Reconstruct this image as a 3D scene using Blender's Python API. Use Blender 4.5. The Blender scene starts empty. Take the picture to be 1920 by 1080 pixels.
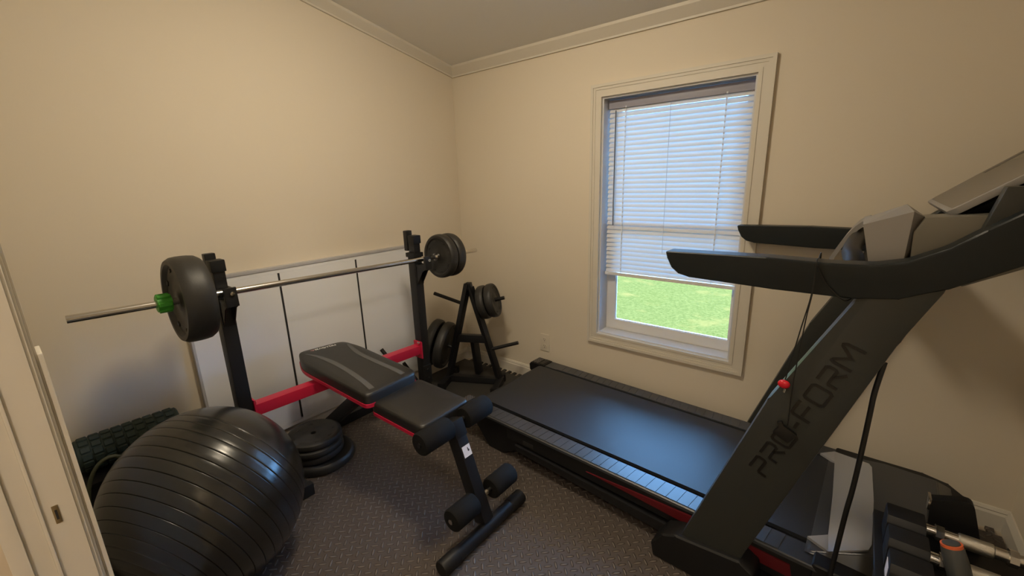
import bpy, bmesh, math, random
from mathutils import Vector, Matrix
from mathutils.bvhtree import BVHTree
random.seed(7)
S = bpy.context.scene
C = S.collection
PI = math.pi

# ------------------------------------------------------------------ materials
def new_mat(name):
    m = bpy.data.materials.new(name)
    m.use_nodes = True
    nt = m.node_tree
    return m, nt, nt.nodes['Principled BSDF']

def mat(name, col, rough=0.5, metal=0.0, bump=0.0, bscale=200.0, var=0.0, vscale=6.0, spec=None, coat=0.0):
    m, nt, p = new_mat(name)
    p.inputs['Base Color'].default_value = (*col, 1)
    p.inputs['Roughness'].default_value = rough
    p.inputs['Metallic'].default_value = metal
    if spec is not None:
        p.inputs['Specular IOR Level'].default_value = spec
    if coat:
        p.inputs['Coat Weight'].default_value = coat
        p.inputs['Coat Roughness'].default_value = 0.25
    tc = nt.nodes.new('ShaderNodeTexCoord')
    if bump:
        n = nt.nodes.new('ShaderNodeTexNoise')
        n.inputs['Scale'].default_value = bscale
        n.inputs['Detail'].default_value = 3
        nt.links.new(tc.outputs['Object'], n.inputs['Vector'])
        b = nt.nodes.new('ShaderNodeBump')
        b.inputs['Strength'].default_value = bump
        b.inputs['Distance'].default_value = 0.002
        nt.links.new(n.outputs['Fac'], b.inputs['Height'])
        nt.links.new(b.outputs['Normal'], p.inputs['Normal'])
    if var:
        n = nt.nodes.new('ShaderNodeTexNoise')
        n.inputs['Scale'].default_value = vscale
        n.inputs['Detail'].default_value = 2
        nt.links.new(tc.outputs['Object'], n.inputs['Vector'])
        r = nt.nodes.new('ShaderNodeMapRange')
        r.inputs['To Min'].default_value = 1 - var
        r.inputs['To Max'].default_value = 1 + var
        nt.links.new(n.outputs['Fac'], r.inputs['Value'])
        mx = nt.nodes.new('ShaderNodeMix')
        mx.data_type = 'RGBA'
        mx.blend_type = 'MULTIPLY'
        mx.inputs['Factor'].default_value = 1
        mx.inputs['A'].default_value = (*col, 1)
        nt.links.new(r.outputs['Result'], mx.inputs['B'])
        nt.links.new(mx.outputs['Result'], p.inputs['Base Color'])
    return m

M = {}
M['wall'] = mat('wall_paint', (0.685, 0.615, 0.505), 0.75, bump=0.05, bscale=120)
M['ceiling'] = mat('ceiling_paint', (0.74, 0.73, 0.71), 0.8, bump=0.12, bscale=90)
M['trim'] = mat('trim_paint', (0.63, 0.59, 0.515), 0.5)
M['white'] = mat('white_vinyl', (0.74, 0.74, 0.74), 0.3)
M['reveal'] = mat('glossy_white_reveal', (0.60, 0.61, 0.64), 0.18, spec=0.9)
M['headrail'] = mat('shade_tinted_headrail', (0.30, 0.30, 0.37), 0.45)  # blue-grey puts the shade of the window recess into the base colour
M['board'] = mat('white_board', (0.75, 0.77, 0.81), 0.4)  # slight blue in the white stands in for window daylight
M['board_edge'] = mat('grey_board_edge', (0.42, 0.42, 0.44), 0.5)
M['seam'] = mat('dark_seam', (0.02, 0.02, 0.022), 0.6)
M['slab'] = mat('subfloor', (0.45, 0.38, 0.29), 0.6)
M['black_steel'] = mat('black_powder_coat', (0.009, 0.009, 0.0105), 0.42, bump=0.05, bscale=300, spec=0.4)
M['black_plastic'] = mat('black_plastic', (0.007, 0.007, 0.0078), 0.5, bump=0.06, bscale=400, spec=0.35)
M['grey_plastic'] = mat('charcoal_plastic', (0.026, 0.028, 0.0255), 0.42, bump=0.05, bscale=500, spec=0.45)
M['arm'] = mat('handrail_plastic', (0.009, 0.0125, 0.0145), 0.42, bump=0.05, bscale=500, spec=0.3)
M['belt'] = mat('running_belt', (0.017, 0.018, 0.021), 0.5, bump=0.15, bscale=600)
M['rail'] = mat('side_rail_plastic', (0.026, 0.029, 0.034), 0.38, spec=1.0)
M['hood_silver'] = mat('hood_silver', (0.50, 0.50, 0.51), 0.30, metal=0.55)
M['silver'] = mat('silver_plastic', (0.29, 0.28, 0.275), 0.38, metal=0.25, bump=0.03, bscale=600)
M['taupe'] = mat('champagne_plastic', (0.15, 0.14, 0.115), 0.42, metal=0.1)
M['display'] = mat('taupe_display_plastic', (0.17, 0.15, 0.12), 0.4, metal=0.15)
M['screen'] = mat('display_glass', (0.13, 0.115, 0.085), 0.25)
M['red'] = mat('red_powder_coat', (0.46, 0.012, 0.048), 0.4)
M['red_strip'] = mat('red_stripe_plastic', (0.10, 0.006, 0.010), 0.45, spec=0.3)
M['vinyl'] = mat('black_vinyl', (0.014, 0.0133, 0.0128), 0.42, bump=0.12, bscale=250, var=0.2, vscale=9)
M['grey_vinyl'] = mat('grey_vinyl_band', (0.075, 0.075, 0.075), 0.5)
M['foam'] = mat('black_foam', (0.007, 0.0068, 0.0066), 0.85, bump=0.3, bscale=500, spec=0.2)
M['chrome'] = mat('chrome', (0.62, 0.60, 0.57), 0.2, metal=1.0)
M['knurl'] = mat('knurled_steel', (0.55, 0.52, 0.45), 0.35, metal=1.0, bump=0.5, bscale=900)
M['weight'] = mat('grey_black_vinyl_weight', (0.020, 0.019, 0.018), 0.5, bump=0.15, bscale=180, var=0.15)
M['ball'] = mat('black_ball_rubber', (0.015, 0.0145, 0.0135), 0.26, bump=0.03, bscale=200, spec=0.6)
M['green_foam'] = mat('dark_green_foam', (0.020, 0.036, 0.030), 0.65, bump=0.2, bscale=250)
M['green'] = mat('green_plastic', (0.05, 0.33, 0.03), 0.45)
M['band'] = mat('olive_rubber', (0.05, 0.055, 0.03), 0.6)
M['key_red'] = mat('glossy_red_plastic', (0.55, 0.01, 0.025), 0.25)
M['letter'] = mat('black_lettering', (0.004, 0.004, 0.004), 0.35)
M['print'] = mat('white_print', (0.75, 0.75, 0.75), 0.5)
M['print_red'] = mat('pinkish_print', (0.45, 0.25, 0.27), 0.5)
M['sticker'] = mat('white_sticker', (0.75, 0.73, 0.76), 0.5)
M['orange'] = mat('orange_rubber', (0.6, 0.12, 0.04), 0.5)
M['rubber_grip'] = mat('grey_rubber_grip', (0.05, 0.053, 0.053), 0.4)
M['plate_plastic'] = mat('outlet_plastic', (0.66, 0.60, 0.50), 0.4)
M['brass'] = mat('dull_brass', (0.35, 0.28, 0.16), 0.35, metal=1.0)
M['cord'] = mat('black_cord', (0.006, 0.006, 0.006), 0.5)
M['wand'] = mat('grey_wand', (0.12, 0.13, 0.15), 0.3)

def glass_mat():
    m, nt, p = new_mat('window_glass')
    out = nt.nodes['Material Output']
    t = nt.nodes.new('ShaderNodeBsdfTransparent')
    t.inputs['Color'].default_value = (0.93, 0.97, 0.96, 1)
    g = nt.nodes.new('ShaderNodeBsdfGlossy')
    g.inputs['Roughness'].default_value = 0.02
    f = nt.nodes.new('ShaderNodeFresnel')
    f.inputs['IOR'].default_value = 1.45
    mx = nt.nodes.new('ShaderNodeMixShader')
    nt.links.new(f.outputs[0], mx.inputs[0])
    nt.links.new(t.outputs[0], mx.inputs[1])
    nt.links.new(g.outputs[0], mx.inputs[2])
    nt.links.new(mx.outputs[0], out.inputs['Surface'])
    nt.nodes.remove(p)
    return m
M['glass'] = glass_mat()

def slat_mat():
    m, nt, p = new_mat('translucent_slat')
    out = nt.nodes['Material Output']
    d = nt.nodes.new('ShaderNodeBsdfDiffuse')
    d.inputs['Color'].default_value = (0.72, 0.72, 0.72, 1)
    t = nt.nodes.new('ShaderNodeBsdfTranslucent')
    t.inputs['Color'].default_value = (0.62, 0.55, 0.48, 1)
    mx = nt.nodes.new('ShaderNodeMixShader')
    mx.inputs[0].default_value = 0.085
    nt.links.new(d.outputs[0], mx.inputs[1])
    nt.links.new(t.outputs[0], mx.inputs[2])
    nt.links.new(mx.outputs[0], out.inputs['Surface'])
    nt.nodes.remove(p)
    return m
M['slat'] = slat_mat()

def emit_mat(name, col, s):
    m, nt, p = new_mat(name)
    p.inputs['Base Color'].default_value = (0.8, 0.8, 0.8, 1)
    p.inputs['Emission Color'].default_value = (*col, 1)
    p.inputs['Emission Strength'].default_value = s
    return m
M['lamp'] = emit_mat('lit_lamp_glass', (1.0, 0.85, 0.62), 88.0)
M['hall_fill_lamp'] = emit_mat('hall_fill_lamp_glass', (1.0, 0.85, 0.66), 110.0)

def grass_mat():
    m, nt, p = new_mat('lawn_grass')
    p.inputs['Roughness'].default_value = 0.9
    p.inputs['Specular IOR Level'].default_value = 0.0
    tc = nt.nodes.new('ShaderNodeTexCoord')
    n1 = nt.nodes.new('ShaderNodeTexNoise'); n1.inputs['Scale'].default_value = 26; n1.inputs['Detail'].default_value = 9; n1.inputs['Roughness'].default_value = 0.78
    n2 = nt.nodes.new('ShaderNodeTexNoise'); n2.inputs['Scale'].default_value = 2.2; n2.inputs['Detail'].default_value = 3
    nt.links.new(tc.outputs['Object'], n1.inputs['Vector'])
    nt.links.new(tc.outputs['Object'], n2.inputs['Vector'])
    r = nt.nodes.new('ShaderNodeValToRGB')
    r.color_ramp.elements[0].position = 0.32; r.color_ramp.elements[0].color = (0.037, 0.036, 0.0068, 1)
    r.color_ramp.elements[1].position = 0.66; r.color_ramp.elements[1].color = (0.105, 0.077, 0.0200, 1)
    nt.links.new(n1.outputs['Fac'], r.inputs['Fac'])
    r2 = nt.nodes.new('ShaderNodeValToRGB')
    r2.color_ramp.elements[0].position = 0.56; r2.color_ramp.elements[0].color = (0, 0, 0, 1)
    r2.color_ramp.elements[1].position = 0.72; r2.color_ramp.elements[1].color = (0.8, 0.8, 0.8, 1)
    nt.links.new(n2.outputs['Fac'], r2.inputs['Fac'])
    mx = nt.nodes.new('ShaderNodeMix'); mx.data_type = 'RGBA'
    nt.links.new(r2.outputs['Color'], mx.inputs['Factor'])
    nt.links.new(r.outputs['Color'], mx.inputs['A'])
    mx.inputs['B'].default_value = (0.130, 0.076, 0.020, 1)
    nt.links.new(mx.outputs['Result'], p.inputs['Base Color'])
    return m
M['grass'] = grass_mat()

def tread_mat(name, col, highlight_col, s=0.030, strength=1.0):
    """moulded foam with raised diamond-tread bars that swap direction from cell to cell"""
    m, nt, p = new_mat(name)
    N, Lk = nt.nodes, nt.links
    def math_(op, a, b=None, c=None):
        n = N.new('ShaderNodeMath'); n.operation = op
        for i, v in enumerate((a, b, c)):
            if v is None: continue
            if isinstance(v, (int, float)): n.inputs[i].default_value = v
            else: Lk.new(v, n.inputs[i])
        return n.outputs[0]
    tc = N.new('ShaderNodeTexCoord')
    mp = N.new('ShaderNodeMapping'); mp.inputs['Rotation'].default_value = (0, 0, PI / 4)
    mp.inputs['Scale'].default_value = (1 / s, 1 / s, 1 / s)
    Lk.new(tc.outputs['Object'], mp.inputs['Vector'])
    sp = N.new('ShaderNodeSeparateXYZ'); Lk.new(mp.outputs[0], sp.inputs[0])
    cx = math_('FLOOR', sp.outputs[0]); cy = math_('FLOOR', sp.outputs[1])
    fx = math_('SUBTRACT', math_('SUBTRACT', sp.outputs[0], cx), 0.5)
    fy = math_('SUBTRACT', math_('SUBTRACT', sp.outputs[1], cy), 0.5)
    par = math_('ABSOLUTE', math_('MODULO', math_('ADD', cx, cy), 2.0))
    inv = math_('SUBTRACT', 1.0, par)
    u = math_('ADD', math_('MULTIPLY', fx, inv), math_('MULTIPLY', fy, par))
    v = math_('ADD', math_('MULTIPLY', fy, inv), math_('MULTIPLY', fx, par))
    du = math_('POWER', math_('ABSOLUTE', math_('DIVIDE', u, 0.60)), 2.0)
    dv = math_('POWER', math_('ABSOLUTE', math_('DIVIDE', v, 0.15)), 2.0)
    d = math_('ADD', du, dv)
    mr = N.new('ShaderNodeMapRange'); mr.interpolation_type = 'SMOOTHSTEP'
    mr.inputs['From Min'].default_value = 1.15; mr.inputs['From Max'].default_value = 0.35
    Lk.new(d, mr.inputs['Value'])
    b = N.new('ShaderNodeBump'); b.inputs['Strength'].default_value = strength
    b.inputs['Distance'].default_value = 0.012
    Lk.new(mr.outputs['Result'], b.inputs['Height'])
    Lk.new(b.outputs['Normal'], p.inputs['Normal'])
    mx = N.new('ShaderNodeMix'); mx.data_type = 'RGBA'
    mx.inputs['A'].default_value = (*col, 1); mx.inputs['B'].default_value = (*highlight_col, 1)
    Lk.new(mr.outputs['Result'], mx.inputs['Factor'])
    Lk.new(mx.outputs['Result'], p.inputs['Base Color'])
    p.inputs['Roughness'].default_value = 0.5
    return m
M['mat'] = tread_mat('diamond_tread_foam', (0.068, 0.054, 0.047), (0.150, 0.124, 0.110), 0.031)  # lighter second colour paints highlights onto the raised bars
M['mat_plain'] = mat('smooth_foam', (0.030, 0.027, 0.024), 0.6, bump=0.25, bscale=350)

def cap_mat():
    m, nt, p = new_mat('textured_grip_plastic')
    tc = nt.nodes.new('ShaderNodeTexCoord')
    ch = nt.nodes.new('ShaderNodeTexChecker')
    ch.inputs['Scale'].default_value = 110
    ch.inputs['Color1'].default_value = (0.012, 0.012, 0.013, 1)
    ch.inputs['Color2'].default_value = (0.10, 0.09, 0.085, 1)
    nt.links.new(tc.outputs['Object'], ch.inputs['Vector'])
    nt.links.new(ch.outputs['Color'], p.inputs['Base Color'])
    p.inputs['Roughness'].default_value = 0.5
    return m
M['cap'] = cap_mat()

# ------------------------------------------------------------------ helpers
MW = {}                                   # matrix of each thing (name -> Matrix)

def thing(name, label, cat, loc=(0, 0, 0), rz=0.0, group=None, kind=None):
    o = bpy.data.objects.new(name, None)
    C.objects.link(o)
    o.location = loc
    o.rotation_euler = (0, 0, rz)
    o.empty_display_size = 0.05
    if label: o['label'] = label
    if cat: o['category'] = cat
    if group: o['group'] = group
    if kind: o['kind'] = kind
    MW[o.name] = Matrix.Translation(Vector(loc)) @ Matrix.Rotation(rz, 4, 'Z')
    return o

def finish(bm, smooth):
    bmesh.ops.recalc_face_normals(bm, faces=bm.faces)
    if smooth:
        for f in bm.faces: f.smooth = True
        for e in bm.edges:
            if len(e.link_faces) == 2 and e.calc_face_angle(0) > math.radians(38):
                e.smooth = False

def obj(name, bm, m, parent=None, local=False, smooth=True, loc=None, **tags):
    """link a bmesh as one mesh object; coordinates are world coordinates unless local=True"""
    finish(bm, smooth)
    me = bpy.data.meshes.new(name)
    o = bpy.data.objects.new(name, me)
    C.objects.link(o)
    if parent is not None:
        if not local:
            bmesh.ops.transform(bm, matrix=MW[parent.name].inverted(), verts=bm.verts)
        o.parent = parent
        MW[o.name] = MW[parent.name]
    else:
        if loc is not None:
            if not local:
                bmesh.ops.translate(bm, vec=-Vector(loc), verts=bm.verts)
            o.location = loc
            MW[o.name] = Matrix.Translation(Vector(loc))
        else:
            MW[o.name] = Matrix.Identity(4)
    bm.to_mesh(me); bm.free()
    me.materials.append(m)
    for k, v in tags.items(): o[k] = v
    return o

def struct(name, bm, m, parent=None, smooth=False):
    o = obj(name, bm, m, parent, smooth=smooth)
    if parent is None: o['kind'] = 'structure'
    return o

def B(): return bmesh.new()

def box(bm, x0, x1, y0, y1, z0, z1, bev=0.0, seg=2, mtx=None):
    t = bmesh.new()
    bmesh.ops.create_cube(t, size=1)
    bmesh.ops.transform(t, matrix=Matrix.Translation(((x0 + x1) / 2, (y0 + y1) / 2, (z0 + z1) / 2)) @
                        Matrix.Diagonal((abs(x1 - x0), abs(y1 - y0), abs(z1 - z0), 1)), verts=t.verts)
    if bev: bmesh.ops.bevel(t, geom=t.edges[:], offset=bev, segments=seg, affect='EDGES', profile=0.7)
    merge(bm, t, mtx)
    return bm

def merge(bm, t, mtx=None):
    if mtx is not None: bmesh.ops.transform(t, matrix=mtx, verts=t.verts)
    me = bpy.data.meshes.new('tmp')
    t.to_mesh(me); t.free()
    bm.from_mesh(me)
    bpy.data.meshes.remove(me)

def prism(bm, pts, axis, a, b, bev=0.0, seg=2, mtx=None):
    """polygon extruded along an axis. axis 'y': pts are (x,z); 'x': (y,z); 'z': (x,y)"""
    t = bmesh.new()
    def P(p, d):
        return {'y': (p[0], d, p[1]), 'x': (d, p[0], p[1]), 'z': (p[0], p[1], d)}[axis]
    lo = [t.verts.new(P(p, a)) for p in pts]
    hi = [t.verts.new(P(p, b)) for p in pts]
    t.faces.new(lo); t.faces.new(hi[::-1])
    for i in range(len(pts)):
        j = (i + 1) % len(pts)
        t.faces.new((lo[i], hi[i], hi[j], lo[j]))
    bmesh.ops.recalc_face_normals(t, faces=t.faces)
    if bev: bmesh.ops.bevel(t, geom=t.edges[:], offset=bev, segments=seg, affect='EDGES', profile=0.7)
    merge(bm, t, mtx)
    return bm

def frame_of(d):
    d = Vector(d).normalized()
    up = Vector((0, 0, 1)) if abs(d.z) < 0.9 else Vector((1, 0, 0))
    s = d.cross(up).normalized()
    return s, s.cross(d).normalized(), d

def beam(bm, p, q, w, h, bev=0.004):
    """rectangular tube from p to q; w = horizontal width, h = the other"""
    p, q = Vector(p), Vector(q)
    s, u, d = frame_of(q - p)
    ln = (q - p).length
    m = Matrix.Translation((p + q) / 2) @ Matrix((s.to_4d(), u.to_4d(), d.to_4d(), (0, 0, 0, 1))).transposed()
    for i in range(3): m[3][i] = 0
    m = Matrix(((s.x, u.x, d.x, (p.x + q.x) / 2), (s.y, u.y, d.y, (p.y + q.y) / 2), (s.z, u.z, d.z, (p.z + q.z) / 2), (0, 0, 0, 1)))
    box(bm, -w / 2, w / 2, -h / 2, h / 2, -ln / 2, ln / 2, bev, 2, m)
    return bm

def tube(bm, pts, r, seg=16, caps=True):
    """round tube through a list of points"""
    pts = [Vector(p) for p in pts]
    rs = r if isinstance(r, (list, tuple)) else [r] * len(pts)
    rings = []
    s0 = None
    for i, p in enumerate(pts):
        d = (pts[min(i + 1, len(pts) - 1)] - pts[max(i - 1, 0)])
        d = d.normalized()
        if s0 is None:
            s0 = frame_of(d)[0]
        s = (s0 - d * s0.dot(d)).normalized()
        s0 = s
        u = d.cross(s)
        rings.append([bm.verts.new(p + (s * math.cos(a) + u * math.sin(a)) * rs[i])
                      for a in [2 * PI * k / seg for k in range(seg)]])
    for a, b in zip(rings, rings[1:]):
        for k in range(seg):
            bm.faces.new((a[k], a[(k + 1) % seg], b[(k + 1) % seg], b[k]))
    if caps:
        bm.faces.new(rings[0][::-1]); bm.faces.new(rings[-1])
    return bm

def lathe(bm, prof, seg=48, mtx=None):
    """profile of (radius, height) turned about z"""
    t = bmesh.new()
    rings = []
    for r, z in prof:
        if r < 1e-6: rings.append([t.verts.new((0, 0, z))])
        else: rings.append([t.verts.new((r * math.cos(2 * PI * k / seg), r * math.sin(2 * PI * k / seg), z)) for k in range(seg)])
    for a, b in zip(rings, rings[1:]):
        for k in range(seg):
            k2 = (k + 1) % seg
            if len(a) == 1 and len(b) == 1: continue
            if len(a) == 1: t.faces.new((a[0], b[k2], b[k]))
            elif len(b) == 1: t.faces.new((a[k], a[k2], b[0]))
            else: t.faces.new((a[k], a[k2], b[k2], b[k]))
    merge(bm, t, mtx)
    return bm

def axis_mtx(p, d):
    s, u, d = frame_of(d)
    return Matrix(((s.x, u.x, d.x, p[0]), (s.y, u.y, d.y, p[1]), (s.z, u.z, d.z, p[2]), (0, 0, 0, 1)))

def smooth_path(pts, n=6):
    pts = [Vector(p) for p in pts]
    out = []
    for i in range(len(pts) - 1):
        p0, p1, p2, p3 = pts[max(i - 1, 0)], pts[i], pts[i + 1], pts[min(i + 2, len(pts) - 1)]
        for k in range(n):
            t = k / n
            out.append(0.5 * ((2 * p1) + (p2 - p0) * t + (2 * p0 - 5 * p1 + 4 * p2 - p3) * t * t + (3 * p1 - p0 - 3 * p2 + p3) * t ** 3))
    out.append(pts[-1])
    return out

# ------------------------------------------------------------------ camera
W, Hh = 1920.0, 1080.0
cam_d = bpy.data.cameras.new('camera')
cam = bpy.data.objects.new('camera', cam_d)
C.objects.link(cam)
cyaw, cpit, crol = -0.6875589, 0.2484589, -0.0301014
cam_d.sensor_fit = 'HORIZONTAL'
cam_d.sensor_width = 36.0
cam_d.lens = 795.8645 / W * 36.0
cam_d.clip_start = 0.01
f = Vector((math.sin(cyaw) * math.cos(cpit), math.cos(cyaw) * math.cos(cpit), -math.sin(cpit)))
r = Vector((math.cos(cyaw), -math.sin(cyaw), 0))
u = r.cross(f)
r2 = r * math.cos(crol) + u * math.sin(crol)
u2 = -r * math.sin(crol) + u * math.cos(crol)
cam.matrix_world = Matrix(((r2.x, u2.x, -f.x, 2.42311), (r2.y, u2.y, -f.y, -2.34198), (r2.z, u2.z, -f.z, 1.42902), (0, 0, 0, 1)))
S.camera = cam

# ------------------------------------------------------------------ the room
RX, FY = 3.05, -2.345          # right wall, inner face of the front wall
SL, CH = 0.203, 2.215          # ceiling slope and its height over the window wall
def cz(y): return CH - SL * y
HY = -4.2                      # end of the hall behind the doorway

bm = B(); box(bm, -0.1, RX + 0.1, HY - 0.1, 0.16, -0.08, -0.012); struct('floor', bm, M['slab'])
bm = B(); prism(bm, [(FY - 0.1, -0.08), (0.16, -0.08), (0.16, cz(0.16)), (FY - 0.1, cz(FY - 0.1))], 'x', -0.1, 0.0)
struct('wall_left', bm, M['wall'])
bm = B(); prism(bm, [(HY, -0.08), (0.16, -0.08), (0.16, cz(0.16)), (FY - 0.1, cz(FY - 0.1)), (HY, cz(FY - 0.1))], 'x', RX, RX + 0.1)
struct('wall_right', bm, M['wall'])
WX0, WX1, WZ0, WZ1 = 1.204, 1.982, 0.462, 1.868
bm = B()
box(bm, 0, WX0, 0, 0.16, -0.08, CH)
box(bm, WX1, RX, 0, 0.16, -0.08, CH)
box(bm, WX0, WX1, 0, 0.16, -0.08, WZ0)
box(bm, WX0, WX1, 0, 0.16, WZ1, CH)
struct('wall_back', bm, M['wall'])
DX0, DX1, DZ = 1.40, 2.78, 2.05
bm = B()
box(bm, 0, DX0 - 0.015, FY - 0.075, FY, -0.08, cz(FY))
box(bm, DX1, RX, FY - 0.075, FY, -0.08, cz(FY))
box(bm, DX0 - 0.015, DX1, FY - 0.075, FY, DZ, cz(FY))
struct('wall_front', bm, M['wall'])
bm = B()
prism(bm, [(FY - 0.1, cz(FY - 0.1)), (0.16, cz(0.16)), (0.16, cz(0.16) + 0.06), (FY - 0.1, cz(FY - 0.1) + 0.06)], 'x', -0.1, RX + 0.1)
struct('ceiling', bm, M['ceiling'])
# hall behind the doorway
bm = B()
box(bm, 0.6, RX, HY - 0.1, HY, -0.08, 2.75)
box(bm, 0.5, 0.6, HY - 0.1, FY - 0.075, -0.08, 2.75)
struct('wall_hall', bm, M['wall'])
bm = B(); box(bm, 0.5, RX + 0.1, HY - 0.1, FY - 0.1, 2.69, 2.75); struct('ceiling_hall', bm, M['ceiling'])

# crown moulding
bm = B(); prism(bm, [(0, 2.155), (0, CH), (-0.045, CH + 0.009), (-0.045, CH - 0.006), (-0.012, 2.165), (-0.012, 2.155)], 'x', 0, RX)
struct('trim_1', bm, M['trim'])
bm = B()
t = bmesh.new()
pr = [(0, -0.06), (0, 0), (0.045, 0), (0.045, -0.015), (0.012, -0.05), (0.012, -0.06)]
lo = [t.verts.new((p[0], 0, CH + p[1])) for p in pr]
hi = [t.verts.new((p[0], FY, cz(FY) + p[1])) for p in pr]
t.faces.new(lo); t.faces.new(hi[::-1])
for i in range(len(pr)): t.faces.new((lo[i], hi[i], hi[(i + 1) % 6], lo[(i + 1) % 6]))
merge(bm, t)
struct('trim_2', bm, M['trim'])

def bb_prof(s):  # baseboard profile
    return [(0, -0.012), (s * 0.014, -0.012), (s * 0.014, 0.058), (s * 0.009, 0.068), (s * 0.011, 0.072), (s * 0.005, 0.085), (0, 0.085)]
bm = B(); prism(bm, bb_prof(-1), 'x', 0.0, RX); struct('baseboard_back', bm, M['trim'])
bm = B(); prism(bm, bb_prof(1), 'y', FY, -0.014); struct('baseboard_left', bm, M['trim'])
bm = B(); prism(bm, [(RX + p[0], p[1]) for p in bb_prof(-1)], 'y', FY, -0.014); struct('baseboard_right', bm, M['trim'])

# door jamb at the left edge of the view
d1 = B(); box(d1, DX0 - 0.015, DX0, FY - 0.078, FY + 0.0, -0.012, DZ)
door = struct('door_1', d1, M['trim'])
bm = B(); box(bm, DX0, DX0 + 0.006, FY - 0.0445, FY - 0.0395, -0.012, DZ, 0.002); box(bm, DX0, DX0 + 0.003, FY - 0.069, FY - 0.0445, -0.012, DZ, 0.001); obj('door_stop', bm, M['trim'], door)
bm = B()
box(bm, DX0 - 0.075, DX0 - 0.005, FY, FY + 0.005, -0.012, DZ, 0.001)
box(bm, DX0 - 0.072, DX0 - 0.012, FY + 0.005, FY + 0.0085, -0.012, DZ, 0.001)
box(bm, DX0 - 0.070, DX0 - 0.020, FY + 0.0085, FY + 0.012, -0.012, DZ, 0.001)
obj('casing', bm, M['trim'], door)
bm = B()
box(bm, DX0 - 0.066, DX0 + 0.010, FY - 0.090, FY - 0.069, -0.012, DZ, 0.002)
obj('hall_casing', bm, M['trim'], door)
sp = B(); box(sp, DX0, DX0 + 0.002, FY - 0.028, FY - 0.020, 0.869, 0.904, 0.0008); sp = obj('strike_plate', sp, M['brass'], door, label='brass strike plate')
bm = B(); box(bm, DX0 + 0.0005, DX0 + 0.0025, FY - 0.0255, FY - 0.0225, 0.877, 0.896); obj('strike_hole', bm, M['seam'], sp)
bm = B(); box(bm, DX1, DX1 + 0.015, FY - 0.078, FY, -0.012, DZ); obj('opposite_jamb', bm, M['trim'], door)
bm = B(); box(bm, DX0 - 0.078, DX0 - 0.016, FY + 0.012, FY + 0.0185, 0.0, 1.17, 0.002)
struct('trim_3', bm, M['trim'])

# ------------------------------------------------------------------ window
win = thing('window_1', None, None, ((WX0 + WX1) / 2, 0, WZ0), kind='structure')
CO = (1.138, 2.050, 0.398, 1.936)
def casing_ring(bm, y0, y1, a, b):
    """ring between the outer rectangle a and the inner rectangle b, from y0 (room) to y1"""
    (ax0, ax1, az0, az1), (bx0, bx1, bz0, bz1) = a, b
    A = [(ax0, az0), (ax1, az0), (ax1, az1), (ax0, az1)]
    I = [(bx0, bz0), (bx1, bz0), (bx1, bz1), (bx0, bz1)]
    t = bmesh.new()
    v = [[t.verts.new((p[0], y, p[1])) for p in L_] for L_ in (A, I) for y in (y0, y1)]
    Af, Ab, If, Ib = v
    for k in range(4):
        j = (k + 1) % 4
        t.faces.new((Af[k], Af[j], If[j], If[k])); t.faces.new((Ab[k], Ab[j], Ib[j], Ib[k]))
        t.faces.new((Af[k], Af[j], Ab[j], Ab[k])); t.faces.new((If[k], If[j], Ib[j], Ib[k]))
    merge(bm, t)
def inset(r_, d): return (r_[0] + d, r_[1] - d, r_[2] + d, r_[3] - d)
IN = (WX0, WX1, WZ0, WZ1)
bm = B()
casing_ring(bm, -0.020, 0.0, CO, inset(CO, 0.016))
casing_ring(bm, -0.016, 0.0, inset(CO, 0.016), inset(CO, 0.030))
casing_ring(bm, -0.013, 0.0, inset(CO, 0.030), inset(CO, 0.050))
casing_ring(bm, -0.016, 0.0, inset(CO, 0.050), IN)
obj('window_casing', bm, M['trim'], win, smooth=False)
bm = B(); casing_ring(bm, 0.0, 0.16, IN, inset(IN, 0.010)); obj('window_jamb', bm, M['reveal'], win, smooth=False)
FR = inset(IN, 0.010)
bm = B(); casing_ring(bm, 0.098, 0.150, FR, inset(FR, 0.022)); obj('window_frame', bm, M['white'], win, smooth=False)
LS = (FR[0] + 0.012, FR[1] - 0.012, FR[2] + 0.006, 1.175)
GL = (1.277, 1.942, 0.542, 1.135)
bm = B(); casing_ring(bm, 0.094, 0.117, LS, (GL[0] - .004, GL[1] + .004, GL[2] - .004, GL[3] + .004))
casing_ring(bm, 0.102, 0.112, (GL[0] - .006, GL[1] + .006, GL[2] - .006, GL[3] + .006), GL)
obj('lower_sash', bm, M['white'], win, smooth=False)
US = (FR[0] + 0.012, FR[1] - 0.012, 1.135, FR[3] - 0.006)
bm = B(); casing_ring(bm, 0.119, 0.140, US, inset(US, 0.036)); obj('upper_sash', bm, M['white'], win, smooth=False)
bm = B(); box(bm, GL[0], GL[1], 0.106, 0.109, GL[2], GL[3]); obj('lower_glass', bm, M['glass'], win, smooth=False)
bm = B(); ug = inset(US, 0.036); box(bm, ug[0], ug[1], 0.128, 0.131, ug[2], ug[3]); obj('upper_glass', bm, M['glass'], win, smooth=False)

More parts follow.
